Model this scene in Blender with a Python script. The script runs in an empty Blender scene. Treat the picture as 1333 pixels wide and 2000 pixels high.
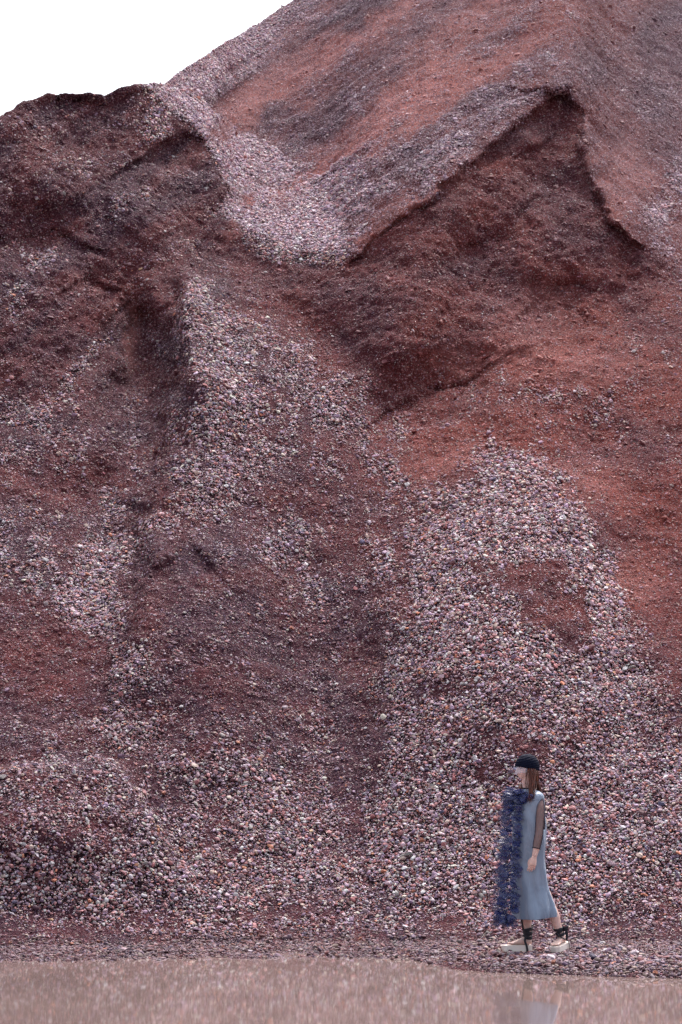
import bpy, bmesh, math, random
import numpy as np
from mathutils import Vector, Matrix

random.seed(7)
rng = np.random.default_rng(11)
R = math.radians
scene = bpy.context.scene
col = scene.collection

# ------------------------------------------------------------------ camera
FPX = 4722.0            # focal length in pixels of the 1333 x 2000 photograph
PITCH = math.atan(560 / FPX)
HC = 1.425              # camera height above the water
cam_data = bpy.data.cameras.new('camera')
cam_data.sensor_fit = 'VERTICAL'
cam_data.sensor_height = 36.0
cam_data.lens = FPX / 2000 * 36.0
cam_data.clip_start = 0.1
cam_data.clip_end = 2000
cam_data.dof.use_dof = True
cam_data.dof.focus_distance = 22.3
cam_data.dof.aperture_fstop = 8.0
cam = bpy.data.objects.new('camera', cam_data)
cam.location = (0, 0, HC)
cam.rotation_euler = (math.pi / 2 + PITCH, 0, 0)
col.objects.link(cam)
scene.camera = cam

# ------------------------------------------------------------------ sky and sun (bright overcast)
SUN_EL, SUN_AZ = R(62), R(20)      # azimuth measured clockwise from +Y (the view direction)
world = bpy.data.worlds.new('World')
scene.world = world
world.use_nodes = True
nt = world.node_tree
nt.nodes.clear()
sky = nt.nodes.new('ShaderNodeTexSky')
sky.sky_type = 'NISHITA'
sky.sun_disc = False
sky.sun_elevation = SUN_EL
sky.sun_rotation = SUN_AZ
sky.air_density = 1.0
sky.dust_density = 6.0
sky.ozone_density = 1.0
hs = nt.nodes.new('ShaderNodeHueSaturation')
hs.inputs['Saturation'].default_value = 0.5
bg = nt.nodes.new('ShaderNodeBackground')
bg.inputs['Strength'].default_value = 0.15
wo = nt.nodes.new('ShaderNodeOutputWorld')
nt.links.new(sky.outputs[0], hs.inputs['Color'])
nt.links.new(hs.outputs[0], bg.inputs['Color'])
nt.links.new(bg.outputs[0], wo.inputs['Surface'])

sun_data = bpy.data.lights.new('sun', 'SUN')
sun_data.energy = 1.5
sun_data.angle = R(10)
sun_data.color = (1.0, 0.92, 0.95)
sun = bpy.data.objects.new('sun', sun_data)
d = Vector((math.sin(SUN_AZ) * math.cos(SUN_EL), math.cos(SUN_AZ) * math.cos(SUN_EL), math.sin(SUN_EL)))
sun.rotation_euler = d.to_track_quat('Z', 'Y').to_euler()
sun.location = (0, 0, 40)
col.objects.link(sun)

vs = scene.view_settings
vs.view_transform = 'Standard'
vs.look = 'None'
vs.gamma = 1
vs.exposure = 1.1
scene.render.engine = 'CYCLES'
scene.cycles.max_bounces = 8
scene.cycles.diffuse_bounces = 2
scene.cycles.transparent_max_bounces = 24

# ------------------------------------------------------------------ helpers
def lin(c):
    c = np.asarray(c, float) / 255.0
    return np.where(c <= 0.04045, c / 12.92, ((c + 0.055) / 1.055) ** 2.4)

def tag(o, label=None, cat=None, group=None, kind=None):
    if label: o['label'] = label
    if cat: o['category'] = cat
    if group: o['group'] = group
    if kind: o['kind'] = kind
    return o

def link(name, me, parent=None, mat=None, smooth=True):
    o = bpy.data.objects.new(name, me)
    col.objects.link(o)
    if parent is not None: o.parent = parent
    if mat is not None and len(me.materials) == 0: me.materials.append(mat)
    if smooth and len(me.polygons):
        me.polygons.foreach_set('use_smooth', [True] * len(me.polygons))
    return o

def mesh_from(name, verts, faces):
    me = bpy.data.meshes.new(name)
    me.from_pydata([tuple(v) for v in verts], [], [tuple(f) for f in faces])
    me.update()
    return me

def hash2(ix, iy, seed):
    h = (ix.astype(np.int64) * 374761393 + iy.astype(np.int64) * 668265263 + seed * 1442695041) & 0xFFFFFFFF
    h = ((h ^ (h >> 13)) * 1274126177) & 0xFFFFFFFF
    h = h ^ (h >> 16)
    return (h & 0xFFFFFF) / float(0xFFFFFF)

def vnoise(x, y, seed=0):
    ix = np.floor(x); iy = np.floor(y)
    fx = x - ix; fy = y - iy
    fx = fx * fx * fx * (fx * (fx * 6 - 15) + 10); fy = fy * fy * fy * (fy * (fy * 6 - 15) + 10)
    a = hash2(ix, iy, seed); b = hash2(ix + 1, iy, seed)
    c = hash2(ix, iy + 1, seed); e = hash2(ix + 1, iy + 1, seed)
    return (a + (b - a) * fx) * (1 - fy) + (c + (e - c) * fx) * fy

def fbm(x, y, octaves=4, seed=0, gain=0.5):
    s = 0; amp = 1; tot = 0
    for k in range(octaves):
        ca, sa = math.cos(0.6 * k + 0.3), math.sin(0.6 * k + 0.3)
        xx = (x * ca - y * sa) * 2 ** k; yy = (x * sa + y * ca) * 2 ** k
        s = s + amp * (vnoise(xx + 17.3 * k, yy - 9.1 * k, seed + k * 31) * 2 - 1)
        tot += amp; amp *= gain
    return s / tot

def smooth01(x, a, b):
    t = np.clip((x - a) / (b - a), 0, 1)
    return t * t * (3 - 2 * t)

# ------------------------------------------------------------------ material helpers
def new_mat(name):
    m = bpy.data.materials.new(name)
    m.use_nodes = True
    n = m.node_tree.nodes
    b = n['Principled BSDF']
    return m, m.node_tree, b

def simple_mat(name, rgb, rough=0.6, noise=0.15, nscale=40, bump=0.0, bscale=200, spec=0.5, alpha=1.0, sheen=0.0, sss=0.0, coat=0.0):
    m, t, b = new_mat(name)
    tc = t.nodes.new('ShaderNodeTexCoord')
    nz = t.nodes.new('ShaderNodeTexNoise')
    nz.inputs['Scale'].default_value = nscale
    nz.inputs['Detail'].default_value = 4
    t.links.new(tc.outputs['Object'], nz.inputs['Vector'])
    rp = t.nodes.new('ShaderNodeValToRGB')
    c = np.array(rgb)
    rp.color_ramp.elements[0].position = 0.3
    rp.color_ramp.elements[1].position = 0.7
    rp.color_ramp.elements[0].color = (*np.clip(c * (1 - noise), 0, 1), 1)
    rp.color_ramp.elements[1].color = (*np.clip(c * (1 + noise), 0, 1), 1)
    t.links.new(nz.outputs['Fac'], rp.inputs['Fac'])
    t.links.new(rp.outputs['Color'], b.inputs['Base Color'])
    b.inputs['Roughness'].default_value = rough
    b.inputs['Specular IOR Level'].default_value = spec
    b.inputs['Alpha'].default_value = alpha
    b.inputs['Sheen Weight'].default_value = sheen
    b.inputs['Subsurface Weight'].default_value = sss
    if sss: b.inputs['Subsurface Radius'].default_value = (0.02, 0.008, 0.004); b.inputs['Subsurface Scale'].default_value = 0.5
    b.inputs['Coat Weight'].default_value = coat
    if bump:
        n2 = t.nodes.new('ShaderNodeTexNoise')
        n2.inputs['Scale'].default_value = bscale
        n2.inputs['Detail'].default_value = 3
        t.links.new(tc.outputs['Object'], n2.inputs['Vector'])
        bp = t.nodes.new('ShaderNodeBump')
        bp.inputs['Strength'].default_value = 1.0
        bp.inputs['Distance'].default_value = bump
        t.links.new(n2.outputs['Fac'], bp.inputs['Height'])
        t.links.new(bp.outputs['Normal'], b.inputs['Normal'])
    return m

# ------------------------------------------------------------------ maps of the hill: what it is made of and how steep it stands
MX0, MY0, MST = -900.0, -900.0, 4.0
MW, MH = 800, 760
mpx, mpy = np.meshgrid(MX0 + MST * np.arange(MW), MY0 + MST * np.arange(MH))
WARPX = fbm(mpx / 90, mpy / 90, 4, 5) * 26
WARPY = fbm(mpx / 90, mpy / 90, 4, 9) * 26

def blur(a, r):
    r = int(r)
    for _ in range(2):
        for ax in (0, 1):
            p = np.pad(a, [(r + 1, r) if k == ax else (0, 0) for k in (0, 1)], mode='edge')
            c = np.cumsum(p, axis=ax)
            n = a.shape[ax]
            w = 2 * r + 1
            if ax == 0: a = (c[w:w + n] - c[:n]) / w
            else: a = (c[:, w:w + n] - c[:, :n]) / w
    return a

def poly(pts, soft=2, warp=1.0):
    x = mpx + WARPX * warp; y = mpy + WARPY * warp
    inside = np.zeros(x.shape, bool)
    n = len(pts)
    for i in range(n):
        x0, y0 = pts[i]; x1, y1 = pts[(i + 1) % n]
        if y0 == y1: continue
        cond = ((y0 > y) != (y1 > y)) & (x < (x1 - x0) * (y - y0) / (y1 - y0) + x0)
        inside ^= cond
    a = inside.astype(float)
    return blur(a, soft) if soft else a

def ell(cx, cy, rx, ry, rot=0, warp=1.0, hard=0.35):
    x = mpx + WARPX * warp - cx; y = mpy + WARPY * warp - cy
    c, s = math.cos(R(rot)), math.sin(R(rot))
    u = (x * c + y * s) / rx; v = (-x * s + y * c) / ry
    d = np.sqrt(u * u + v * v)
    return 1 - smooth01(d, 1 - hard * 1.4, 1 + hard)

JAG1 = fbm(mpx / 17, mpy / 17, 3, 151); JAG2 = fbm(mpx / 17, mpy / 17, 3, 157)
def seg_dist(pts, warp=1.0, jag=0.0):
    """distance to a polyline and signed side (positive = below in the picture)"""
    x = mpx + WARPX * warp + JAG1 * jag; y = mpy + WARPY * warp + JAG2 * jag
    best = np.full(x.shape, 1e9); side = np.zeros(x.shape)
    for (x0, y0), (x1, y1) in zip(pts[:-1], pts[1:]):
        dx, dy = x1 - x0, y1 - y0
        L2 = dx * dx + dy * dy
        t = np.clip(((x - x0) * dx + (y - y0) * dy) / L2, 0, 1)
        ex = x - (x0 + t * dx); ey = y - (y0 + t * dy)
        dd = np.hypot(ex, ey)
        sg = np.sign(dx * ey - dy * ex)
        m = dd < best
        best = np.where(m, dd, best); side = np.where(m, sg, side)
    return best, side

def mix(a, val, w):
    return a * (1 - w) + val * w

GULLY = [(318, 164), (400, 206), (480, 250), (580, 322), (650, 400), (706, 497)]
LIP_B = [(90, 184), (180, 183), (235, 172), (272, 164), (300, 180), (345, 232), (385, 262), (430, 330), (446, 378), (420, 412)]
LIP_A = [(706, 497), (780, 432), (880, 350), (960, 285), (1030, 222), (1080, 184)]
LIP_C = [(1080, 184), (1104, 190), (1133, 222), (1140, 290), (1158, 352), (1200, 432), (1262, 492)]

FAR = poly([(318, 164), (400, 206), (480, 250), (580, 322), (650, 400), (706, 497), (780, 432), (880, 350), (960, 285), (1030, 222), (1080, 184),
            (1104, 190), (1133, 222), (1140, 290), (1158, 352), (1200, 432), (1262, 492), (1500, 640), (2300, 700), (2300, -900), (200, -900), (200, 100)], 1, 0.0)
BACKB = poly([(286, 164), (318, 164), (400, 206), (480, 250), (580, 322), (650, 400), (706, 497), (640, 500), (560, 488), (490, 462), (425, 412), (446, 378), (430, 330), (385, 262), (345, 232), (300, 182)], 1, 0.0)
CUTB = poly([(-900, 300), (-400, 260), (0, 225), (90, 184), (180, 183), (272, 164), (300, 180), (345, 232), (385, 262), (430, 330), (446, 378), (420, 412),
             (360, 500), (270, 600), (180, 680), (60, 770), (0, 800), (-900, 1000)], 2, 0.6)
CUTA = poly([(425, 412), (490, 462), (560, 488), (640, 500), (706, 497), (780, 432), (880, 350), (960, 285), (1030, 222), (1080, 184), (1104, 190), (1133, 222),
             (1140, 290), (1158, 352), (1200, 432), (1262, 492), (1270, 560), (1200, 630), (1040, 700), (900, 740), (870, 830), (790, 830), (700, 730), (560, 610), (430, 500), (370, 510)], 2, 0.8)

S = np.full(mpx.shape, 0.74)
S = mix(S, 0.62, smooth01(mpy, 1640, 1800))
S = mix(S, 0.66, FAR)
S = mix(S, 1.18, CUTB)
S = mix(S, 1.15, CUTA)
S = mix(S, 0.50, BACKB * (1 - FAR))
S = blur(S, 4)
LIPW = np.zeros(mpx.shape)
for pts, w, val, ra, rw in ((LIP_B, 22, 2.0, 0.2, 40), (LIP_A, 26, 2.2, 0.26, 50), (LIP_C, 30, 2.0, 0.36, 90)):
    dd, sd = seg_dist(pts, 0.0)
    S = mix(S, val, (1 - smooth01(dd, w * 0.3, w)) * (sd > 0))
    dd, sd = seg_dist(pts, 0.5, 9)
    LIPW += (ra * np.exp(-np.maximum(dd - 3, 0) / rw)) * smooth01(sd * dd, -3, 4) * smooth01(mpy, 130, 185) * (1 - smooth01(mpx, 1235, 1275))
# little scarps: the sand below the line has slumped away
for pts, w, amp in (([(262, 1180), (300, 1095), (340, 1050), (376, 1036), (400, 1070)], 70, 0.2), ([(10, 470), (60, 452), (110, 448), (160, 470)], 40, 0.25),
                    ([(0, 1502), (70, 1492), (150, 1496), (200, 1478), (240, 1440)], -1, 0),
                    ([(760, 800), (820, 765), (890, 740)], 60, 0.22), ([(1020, 600), (1080, 555), (1160, 560), (1215, 545)], 60, 0.12),
                    ([(930, 480), (985, 430), (1040, 395)], 50, 0.15), ([(262, 300), (300, 262), (370, 268)], 34, 0.35), ([(1020, 300), (1060, 260), (1090, 200)], 40, 0.15),
                    ([(150, 545), (175, 528), (205, 545)], 24, 0.3), ([(640, 560), (720, 600), (800, 560)], 50, 0.06), ([(1000, 690), (1060, 660), (1130, 690), (1230, 650)], 50, 0.1),
                    ([(-300, 980), (0, 806), (100, 752), (210, 676), (270, 602), (352, 508)], 90, 0.10), ([(1040, 640), (1030, 590), (1042, 545)], 30, 0.2), ([(255, 1120), (245, 1040), (260, 990)], 30, 0.25)):
    if w < 0: continue
    dd, sd = seg_dist(pts, 1.2, 8)
    if pts[0][0] < pts[-1][0] and pts[0][1] > 700 and pts[-1] == (352, 508): dd, sd = seg_dist(pts, 0.5)
    LIPW += amp * np.exp(-dd / w) * smooth01(sd * dd, -6, 12)
# the low mound at the left stands in front of the slope behind it
MOUND = poly([(-900, 1560), (-300, 1520), (0, 1502), (70, 1492), (150, 1496), (200, 1480), (240, 1500), (300, 1600), (380, 1720), (420, 1840), (300, 2000), (-900, 2000)], 0, 0.3)
MOUND = blur(MOUND, 1)

# depth bumps in metres, + is away from the camera (hollows), - is towards it (ribs)
DB = np.zeros(mpx.shape)
for cx, cy, rx, ry, rot, amp in (
        (830, 760, 95, 60, -15, 0.8), (1100, 590, 110, 70, 0, 0.55), (900, 620, 70, 120, 20, 0.4), (1000, 650, 60, 60, 0, -0.4), (1085, 330, 60, 120, 0, 0.5), (940, 480, 60, 80, 20, 0.35),
        (80, 455, 120, 45, -5, 0.5), (180, 260, 70, 80, 0, 0.4), (330, 300, 70, 40, 0, 0.4), (280, 650, 60, 130, -8, 0.9), (350, 530, 26, 40, 0, -0.4), (300, 790, 75, 95, 0, 0.7), (320, 560, 55, 60, 0, -0.4), (180, 530, 30, 25, 0, 0.3),
        (230, 950, 55, 200, 10, 0.5), (130, 980, 110, 70, 0, 0.4), (260, 1140, 25, 90, 10, 0.25), (340, 1110, 60, 60, 0, 0.05),
        (640, 1400, 90, 320, -6, 0.35), (1240, 330, 60, 60, 0, 0.3), (560, 620, 120, 60, 40, 0.4), (1280, 1080, 90, 120, 0, 0.4),
        (370, 760, 60, 240, -12, -0.45), (560, 860, 180, 120, 40, -0.35), (420, 1250, 110, 250, -8, -0.3), (1000, 1150, 180, 280, -10, -0.5),
        (80, 1600, 170, 120, 0, -0.3), (1100, 700, 120, 60, 0, -0.35), (960, 760, 60, 50, 0, -0.3), (760, 690, 70, 120, 30, -0.3),
        (1000, 820, 120, 60, 0, -0.2), (300, 480, 50, 90, 20, -0.4), (250, 420, 40, 50, 0, -0.3), (100, 350, 60, 50, 0, -0.3), (1180, 900, 50, 100, 0, 0.25)):
    DB += amp * ell(cx, cy, rx, ry, rot, 1.0, 0.8)

# gravel cover: 0 bare sand .. 1 stones lying stone on stone
G = np.full(mpx.shape, 0.26)
G = mix(G, 0.22, CUTB); G = mix(G, 0.10, CUTA)
G = mix(G, 0.34, FAR)
def paint(lst):
    global G
    for cx, cy, rx, ry, rot, val in lst:
        G = mix(G, val, ell(cx, cy, rx, ry, rot, 1.5, 0.5))
G = mix(G, 0.72, smooth01(mpy, 1380, 1560))
G = mix(G, 1.0, BACKB * (1 - FAR))
paint([  # far slope, streaks run down to the left
    (440, 110, 190, 52, -36, 0.95), (560, 10, 110, 60, -36, 0.8), (330, 170, 60, 30, 0, 0.95), (610, 130, 260, 20, -33, 0.10), (520, 210, 120, 26, -28, 0.10), (700, 60, 240, 40, -33, 0.2),
    (760, 200, 280, 22, -33, 0.45), (700, 270, 230, 20, -35, 0.10), (700, 235, 120, 18, -35, 0.55), (690, 320, 130, 34, -38, 0.8), (640, 420, 90, 80, 0, 1.0), (800, 370, 170, 30, -38, 0.62), (930, 270, 160, 26, -38, 0.45),
    (860, 150, 260, 26, -36, 0.3), (1000, 60, 200, 40, -36, 0.35), (1100, 90, 120, 40, -30, 0.5), (1290, 80, 80, 80, 0, 0.3), (1290, 400, 60, 90, 0, 0.75), (1230, 330, 70, 70, 0, 0.12), (1180, 200, 80, 60, 0, 0.3),
    # back slope of the left pile
    (500, 380, 70, 42, 30, 0.55), (590, 480, 110, 22, 8, 1.0),
    # dark left face
    (300, 240, 60, 16, -25, 0.9), (240, 415, 50, 26, -35, 0.8), (60, 240, 50, 18, -30, 0.5), (30, 590, 45, 40, 0, 0.7), (70, 500, 60, 16, -15, 0.6), (150, 330, 110, 30, -20, 0.35), (330, 450, 90, 60, -40, 0.2),
    (380, 470, 70, 14, -35, 0.45), (150, 620, 120, 90, -30, 0.12), (100, 860, 200, 90, -20, 0.45), (160, 760, 130, 60, -35, 0.42), (180, 690, 80, 16, -40, 0.85), (60, 800, 120, 18, -38, 0.8), (250, 680, 36, 110, -5, 0.04), (320, 600, 45, 90, 15, 0.12), (300, 760, 60, 40, 0, 0.1),
    # cone
    (390, 590, 40, 70, -25, 0.7), (450, 690, 110, 70, 45, 0.85), (640, 790, 130, 45, 42, 0.85), (560, 800, 60, 40, 45, 0.5), (430, 800, 70, 170, -5, 0.85), (560, 900, 120, 40, 20, 0.6), (740, 880, 50, 60, 40, 0.75),
    (450, 930, 120, 60, -15, 0.75), (350, 990, 90, 40, -35, 0.8), (600, 1010, 130, 90, 20, 0.35), (540, 1080, 70, 60, 40, 0.7), (620, 1160, 110, 50, 20, 0.5), (350, 1110, 62, 60, -20, 0.03), (340, 1200, 90, 40, 0, 0.25),
    (230, 980, 40, 40, 0, 0.75), (200, 1090, 60, 50, -30, 0.9), (180, 1180, 60, 60, 0, 1.0), (130, 950, 100, 50, 0, 0.08), (60, 880, 110, 60, 0, 0.5), (40, 1090, 80, 80, 0, 0.5), (80, 1300, 120, 60, 0, 0.2), (60, 1420, 120, 50, 0, 0.45),
    (270, 1310, 60, 60, 0, 0.9), (250, 1420, 60, 50, 30, 0.9), (400, 1270, 60, 90, 0, 0.4), (450, 1330, 60, 80, 0, 0.35), (560, 1290, 110, 70, 0, 0.4), (390, 1440, 90, 40, 0, 0.55), (330, 1560, 60, 40, 0, 0.5), (480, 1560, 130, 60, 20, 0.85),
    (680, 1330, 60, 120, 0, 0.35), (680, 1500, 60, 110, 0, 0.4), (660, 1640, 70, 70, 0, 0.5), (560, 1440, 70, 60, 0, 0.5), (700, 1130, 60, 90, 0, 0.45), (150, 1620, 100, 50, 0, 0.6),
    # red flank on the right
    (760, 930, 40, 90, 20, 0.6), (850, 880, 90, 40, 0, 0.04), (860, 1000, 90, 60, 0, 0.7), (1060, 790, 90, 40, 0, 0.45), (1180, 780, 60, 50, 0, 0.5), (1100, 720, 140, 30, 0, 0.03), (1210, 1000, 60, 40, 0, 0.35),
    (1230, 1080, 120, 130, 0, 0.1), (1280, 1200, 60, 80, 30, 0.08), (1280, 860, 80, 120, 0, 0.15),
    # bright fan
    (980, 920, 70, 40, 0, 0.9), (1010, 1000, 100, 80, 0, 1.0), (900, 1090, 120, 110, 0, 1.0), (860, 1230, 90, 110, 0, 1.0), (1120, 1080, 60, 120, -18, 1.0), (1190, 1220, 60, 120, -15, 0.95), (1010, 1280, 180, 70, 0, 1.0),
    (1020, 1130, 95, 34, 5, 0.2), (1120, 1215, 50, 50, 10, 0.3), (960, 1170, 60, 26, 0, 0.6), (1050, 1370, 90, 22, 0, 0.35), (900, 1400, 170, 50, 0, 0.95), (1180, 1370, 140, 70, 0, 0.95), (1060, 1440, 140, 36, 0, 0.55), (860, 1480, 90, 50, 0, 0.85),
    (1290, 1300, 50, 40, 30, 0.3), (1250, 1480, 120, 60, 0, 0.8), (900, 1590, 220, 60, 0, 0.95), (1200, 1600, 170, 80, 0, 1.0), (780, 1380, 40, 120, 0, 0.9), (1020, 1700, 400, 60, 0, 0.95), (250, 1720, 300, 50, 0, 0.95)])
G = mix(G, 0.55, smooth01(mpy, 1770, 1810) * 0.7)
G = mix(G, 0.18, ell(160, 1830, 130, 12, 0, 1, 0.5)); G = mix(G, 0.25, ell(560, 1790, 90, 12, 0, 1, 0.5))
G = mix(G, 1.0, ell(1120, 1880, 330, 24, 2, 0.6, 0.4)); G = mix(G, 0.7, ell(400, 1862, 300, 14, 0, 0.6, 0.4))
mot = fbm(mpx / 34, mpy / 26, 4, 77) + 0.7 * fbm(mpx / 11, mpy / 9, 3, 78)
G = np.clip((G - 0.5) * 1.12 + 0.5, 0, 1)
G = np.clip(G + 0.5 * mot * (1 - np.abs(2 * np.clip(G, 0, 1) - 1)) + 0.12 * mot, 0.02, 1)

def streak(theta, la, lb, seed):
    c, s_ = math.cos(R(theta)), math.sin(R(theta))
    x = mpx + WARPX * 0.6; y = mpy + WARPY * 0.6
    return fbm((x * c + y * s_) / la, (-x * s_ + y * c) / lb, 3, seed)
LEFTF = FAR * (1 - smooth01(mpx - 0.35 * (mpy - 180), 1080, 1180))
STF = streak(-35, 420, 34, 91) * LEFTF
STB = streak(-38, 200, 22, 95) * CUTB
STR = streak(48, 200, 26, 97) * (FAR - LEFTF)
FALL = streak(86, 150, 13, 99) * (1 - FAR) * (1 - CUTB)
G = np.clip(G + 0.55 * STF * (1 - BACKB) + 0.2 * STB + 0.25 * STR - 0.14 * FAR * (1 - smooth01(G, 0.6, 0.9)) + 0.16 * FALL + 0.40 * FALL * (1 - np.abs(2 * G - 1)) - 0.06, 0.02, 1)
# hue of the sand: 0 purple brown .. 1 iron red
T = np.full(mpx.shape, 0.16)
for cx, cy, rx, ry, rot, val in ((1080, 800, 400, 420, 0, 0.85), (900, 860, 160, 60, 0, 1.0), (1100, 720, 220, 60, 0, 1.0), (1290, 1050, 160, 260, 0, 0.95), (1240, 1140, 60, 40, 0, 1.0), (640, 130, 280, 30, -33, 1.0), (700, 270, 260, 24, -35, 1.0),
                                 (860, 150, 350, 60, -36, 0.8), (1100, 60, 300, 80, -36, 0.75), (950, 400, 250, 120, -30, 0.6), (560, 600, 120, 80, 40, 0.5), (150, 250, 220, 120, -20, 0.2), (100, 450, 200, 120, 0, 0.15), (380, 330, 100, 60, 0, 0.1),
                                 (1230, 340, 70, 70, 0, 0.25), (150, 620, 200, 90, -40, 0.45), (250, 680, 50, 90, 0, 0.3), (380, 1080, 60, 60, 0, 0.1), (130, 950, 120, 60, 0, 0.5), (60, 1280, 200, 80, 0, 0.45), (1110, 420, 70, 100, 0, 0.35)):
    T = mix(T, val, ell(cx, cy, rx, ry, rot, 1.5, 0.7))
T = mix(T, 0.35, np.maximum(np.maximum(ell(1260, 860, 70, 60, 0, 2, 0.8), ell(1170, 1060, 60, 60, 0, 2, 0.8)), ell(980, 560, 90, 80, 0, 2, 0.8)) * 0.8)
T = np.clip(T + 0.4 * fbm(mpx / 70, mpy / 45, 4, 23), 0, 1)
# paleness of dry dust on the sand
D = np.zeros(mpx.shape)
for cx, cy, rx, ry, rot, val in ((255, 650, 16, 70, 5, 0.5), (640, 130, 300, 26, -33, 0.55), (700, 270, 260, 24, -35, 0.7), (1230, 330, 70, 60, 0, 0.35), (900, 900, 120, 30, 0, 0.35), (1060, 700, 180, 40, 0, 0.4), (520, 210, 140, 30, -28, 0.4), (1140, 950, 90, 50, 0, 0.3), (1240, 1150, 60, 30, 0, 0.4), (1040, 610, 60, 60, 0, 0.2)):
    D = mix(D, val, ell(cx, cy, rx, ry, rot, 1.5, 0.7))

T = np.clip(T - 0.5 * STF + 0.3 * STB, 0, 1)
D = np.clip(D + 0.12 * LEFTF - 0.45 * STF - 0.1 * STR, 0, 0.7) * (1 - 0.0 * CUTA)
RIDGE_X = np.interp(mpy, [480, 520, 640, 760, 1000, 1300, 1600], [342, 350, 366, 350, 300, 280, 280])
ro = mpx + WARPX * 1.1 + JAG1 * 6 - RIDGE_X
RIB = np.where(ro > 0, np.exp(-ro / 240), np.exp(ro / 45)) * smooth01(mpy, 490, 600) * (1 - 0.7 * smooth01(mpy, 700, 900)) * (1 - smooth01(mpy, 900, 1500))
RX3 = np.interp(mpy, [1030, 1100, 1200, 1400], [352, 300, 262, 235])
ro3 = mpx + WARPX * 0.7 + JAG1 * 5 - RX3
RIB3 = np.where(ro3 > 0, np.exp(-ro3 / 150), np.exp(ro3 / 26)) * smooth01(mpy, 1020, 1090) * (1 - smooth01(mpy, 1180, 1450))
RX2 = np.interp(mpy, [880, 1000, 1200, 1500], [1000, 1020, 960, 940])
ro2 = np.abs(mpx + WARPX - RX2)
RIB2 = np.exp(-(ro2 / 170) ** 2) * smooth01(mpy, 870, 1050) * (1 - smooth01(mpy, 1300, 1650))
RELIEF = 0.08 * STF + 0.05 * STB + 0.07 * STR
RIBS = blur(1.6 * RIB + 0.45 * RIB2 + 0.5 * RIB3, 1)

def sample(M, px, py):
    x = np.clip((px - MX0) / MST, 0, MW - 1.001); y = np.clip((py - MY0) / MST, 0, MH - 1.001)
    ix = x.astype(int); iy = y.astype(int); fx = x - ix; fy = y - iy
    return (M[iy, ix] * (1 - fx) + M[iy, ix + 1] * fx) * (1 - fy) + (M[iy + 1, ix] * (1 - fx) + M[iy + 1, ix + 1] * fx) * fy

# ------------------------------------------------------------------ the hill surface, built outwards from the waterline
cols = np.concatenate([np.arange(-560, -24, 9.0), np.arange(-24, 1357, 3.4), np.arange(1360, 1900, 9.0)])
NC = len(cols)
NR = 600
sh_x = [-900, -300, 0, 200, 420, 540, 620, 720, 790, 828, 850, 900, 1000, 1150, 1333, 1900]
sh_y = [1880, 1876, 1873, 1871, 1867, 1864, 1863, 1865, 1869, 1875, 1880, 1888, 1895, 1900, 1905, 1912]
top_x = [-900, -300, 0, 40, 90, 130, 180, 205, 235, 272, 296, 318, 360, 420, 480, 570, 700, 900, 1150, 1400, 1900]
top_y = [330, 300, 227, 203, 184, 181, 183, 186, 171, 163, 164, 163, 134, 96, 60, 2, -80, -200, -300, -220, 40]
shore = np.interp(cols, sh_x, sh_y)
kk = np.exp(-np.linspace(-2, 2, 41) ** 2); kk /= kk.sum()
shore = np.convolve(np.pad(shore, 20, mode='edge'), kk, 'valid')
top = np.interp(cols, top_x, top_y) + 3.0 * fbm(cols / 22, cols * 0 + 4, 3, 8)

def t_of(py):  return np.tan(np.arctan((1000 - py) / FPX) + PITCH)
shore = shore + 16      # the sheet starts under water, the waterline is where it comes out
k = np.linspace(0, 1, NR)[:, None]
PY = shore[None, :] * (1 - k) + top[None, :] * k
TT = t_of(PY)
DY = (1000 - PY) / FPX
PX = np.repeat(cols[None, :], NR, 0)
AA = ((PX - 666.5) / FPX) / (math.cos(PITCH) - DY * math.sin(PITCH))
SS = sample(S, PX, PY)
# the foot of the slope; below it a wet margin, and on the right a spit of gravel with a flat top
rise = shore[None, :] - PY
spit = smooth01(PX, 780, 940)
f_x = [-900, 0, 300, 560, 720, 850, 1000, 1333, 1900]
f_py = np.interp(cols, f_x, [1852, 1850, 1846, 1842, 1842, 1840, 1838, 1838, 1838])
f_Y = np.interp(cols, f_x, [23.6, 23.6, 24.0, 24.5, 24.6, 24.5, 24.4, 24.3, 24.3])
f_t = t_of(f_py)
above = f_py[None, :] - PY
SS = mix(0.30, SS, smooth01(above, -5, 70))
SS = np.maximum(SS, TT + 0.05)
g = 1.0 / (SS - TT)
dT = np.diff(TT, axis=0)
lnY = np.zeros_like(TT)
gg_ = np.where(TT[1:] > f_t[None, :], dT * 0.5 * (g[1:] + g[:-1]) * np.clip((TT[1:] - f_t[None, :]) / np.maximum(dT, 1e-9), 0, 1), 0)
lnY[1:] = np.cumsum(gg_, axis=0)
YY = f_Y[None, :] * np.exp(lnY)
Ys = ((HC + 0.035) / -TT[0])[None, :]
w_ = np.clip((TT - TT[0][None, :]) / (f_t[None, :] - TT[0][None, :]), 0, 1)
YB = Ys + (f_Y[None, :] - Ys) * w_ ** mix(1.4, 2.0, spit)
low_part = TT < f_t[None, :]
fade = smooth01(rise, 40, 160) * smooth01(k, 1.0, 0.985)

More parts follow.
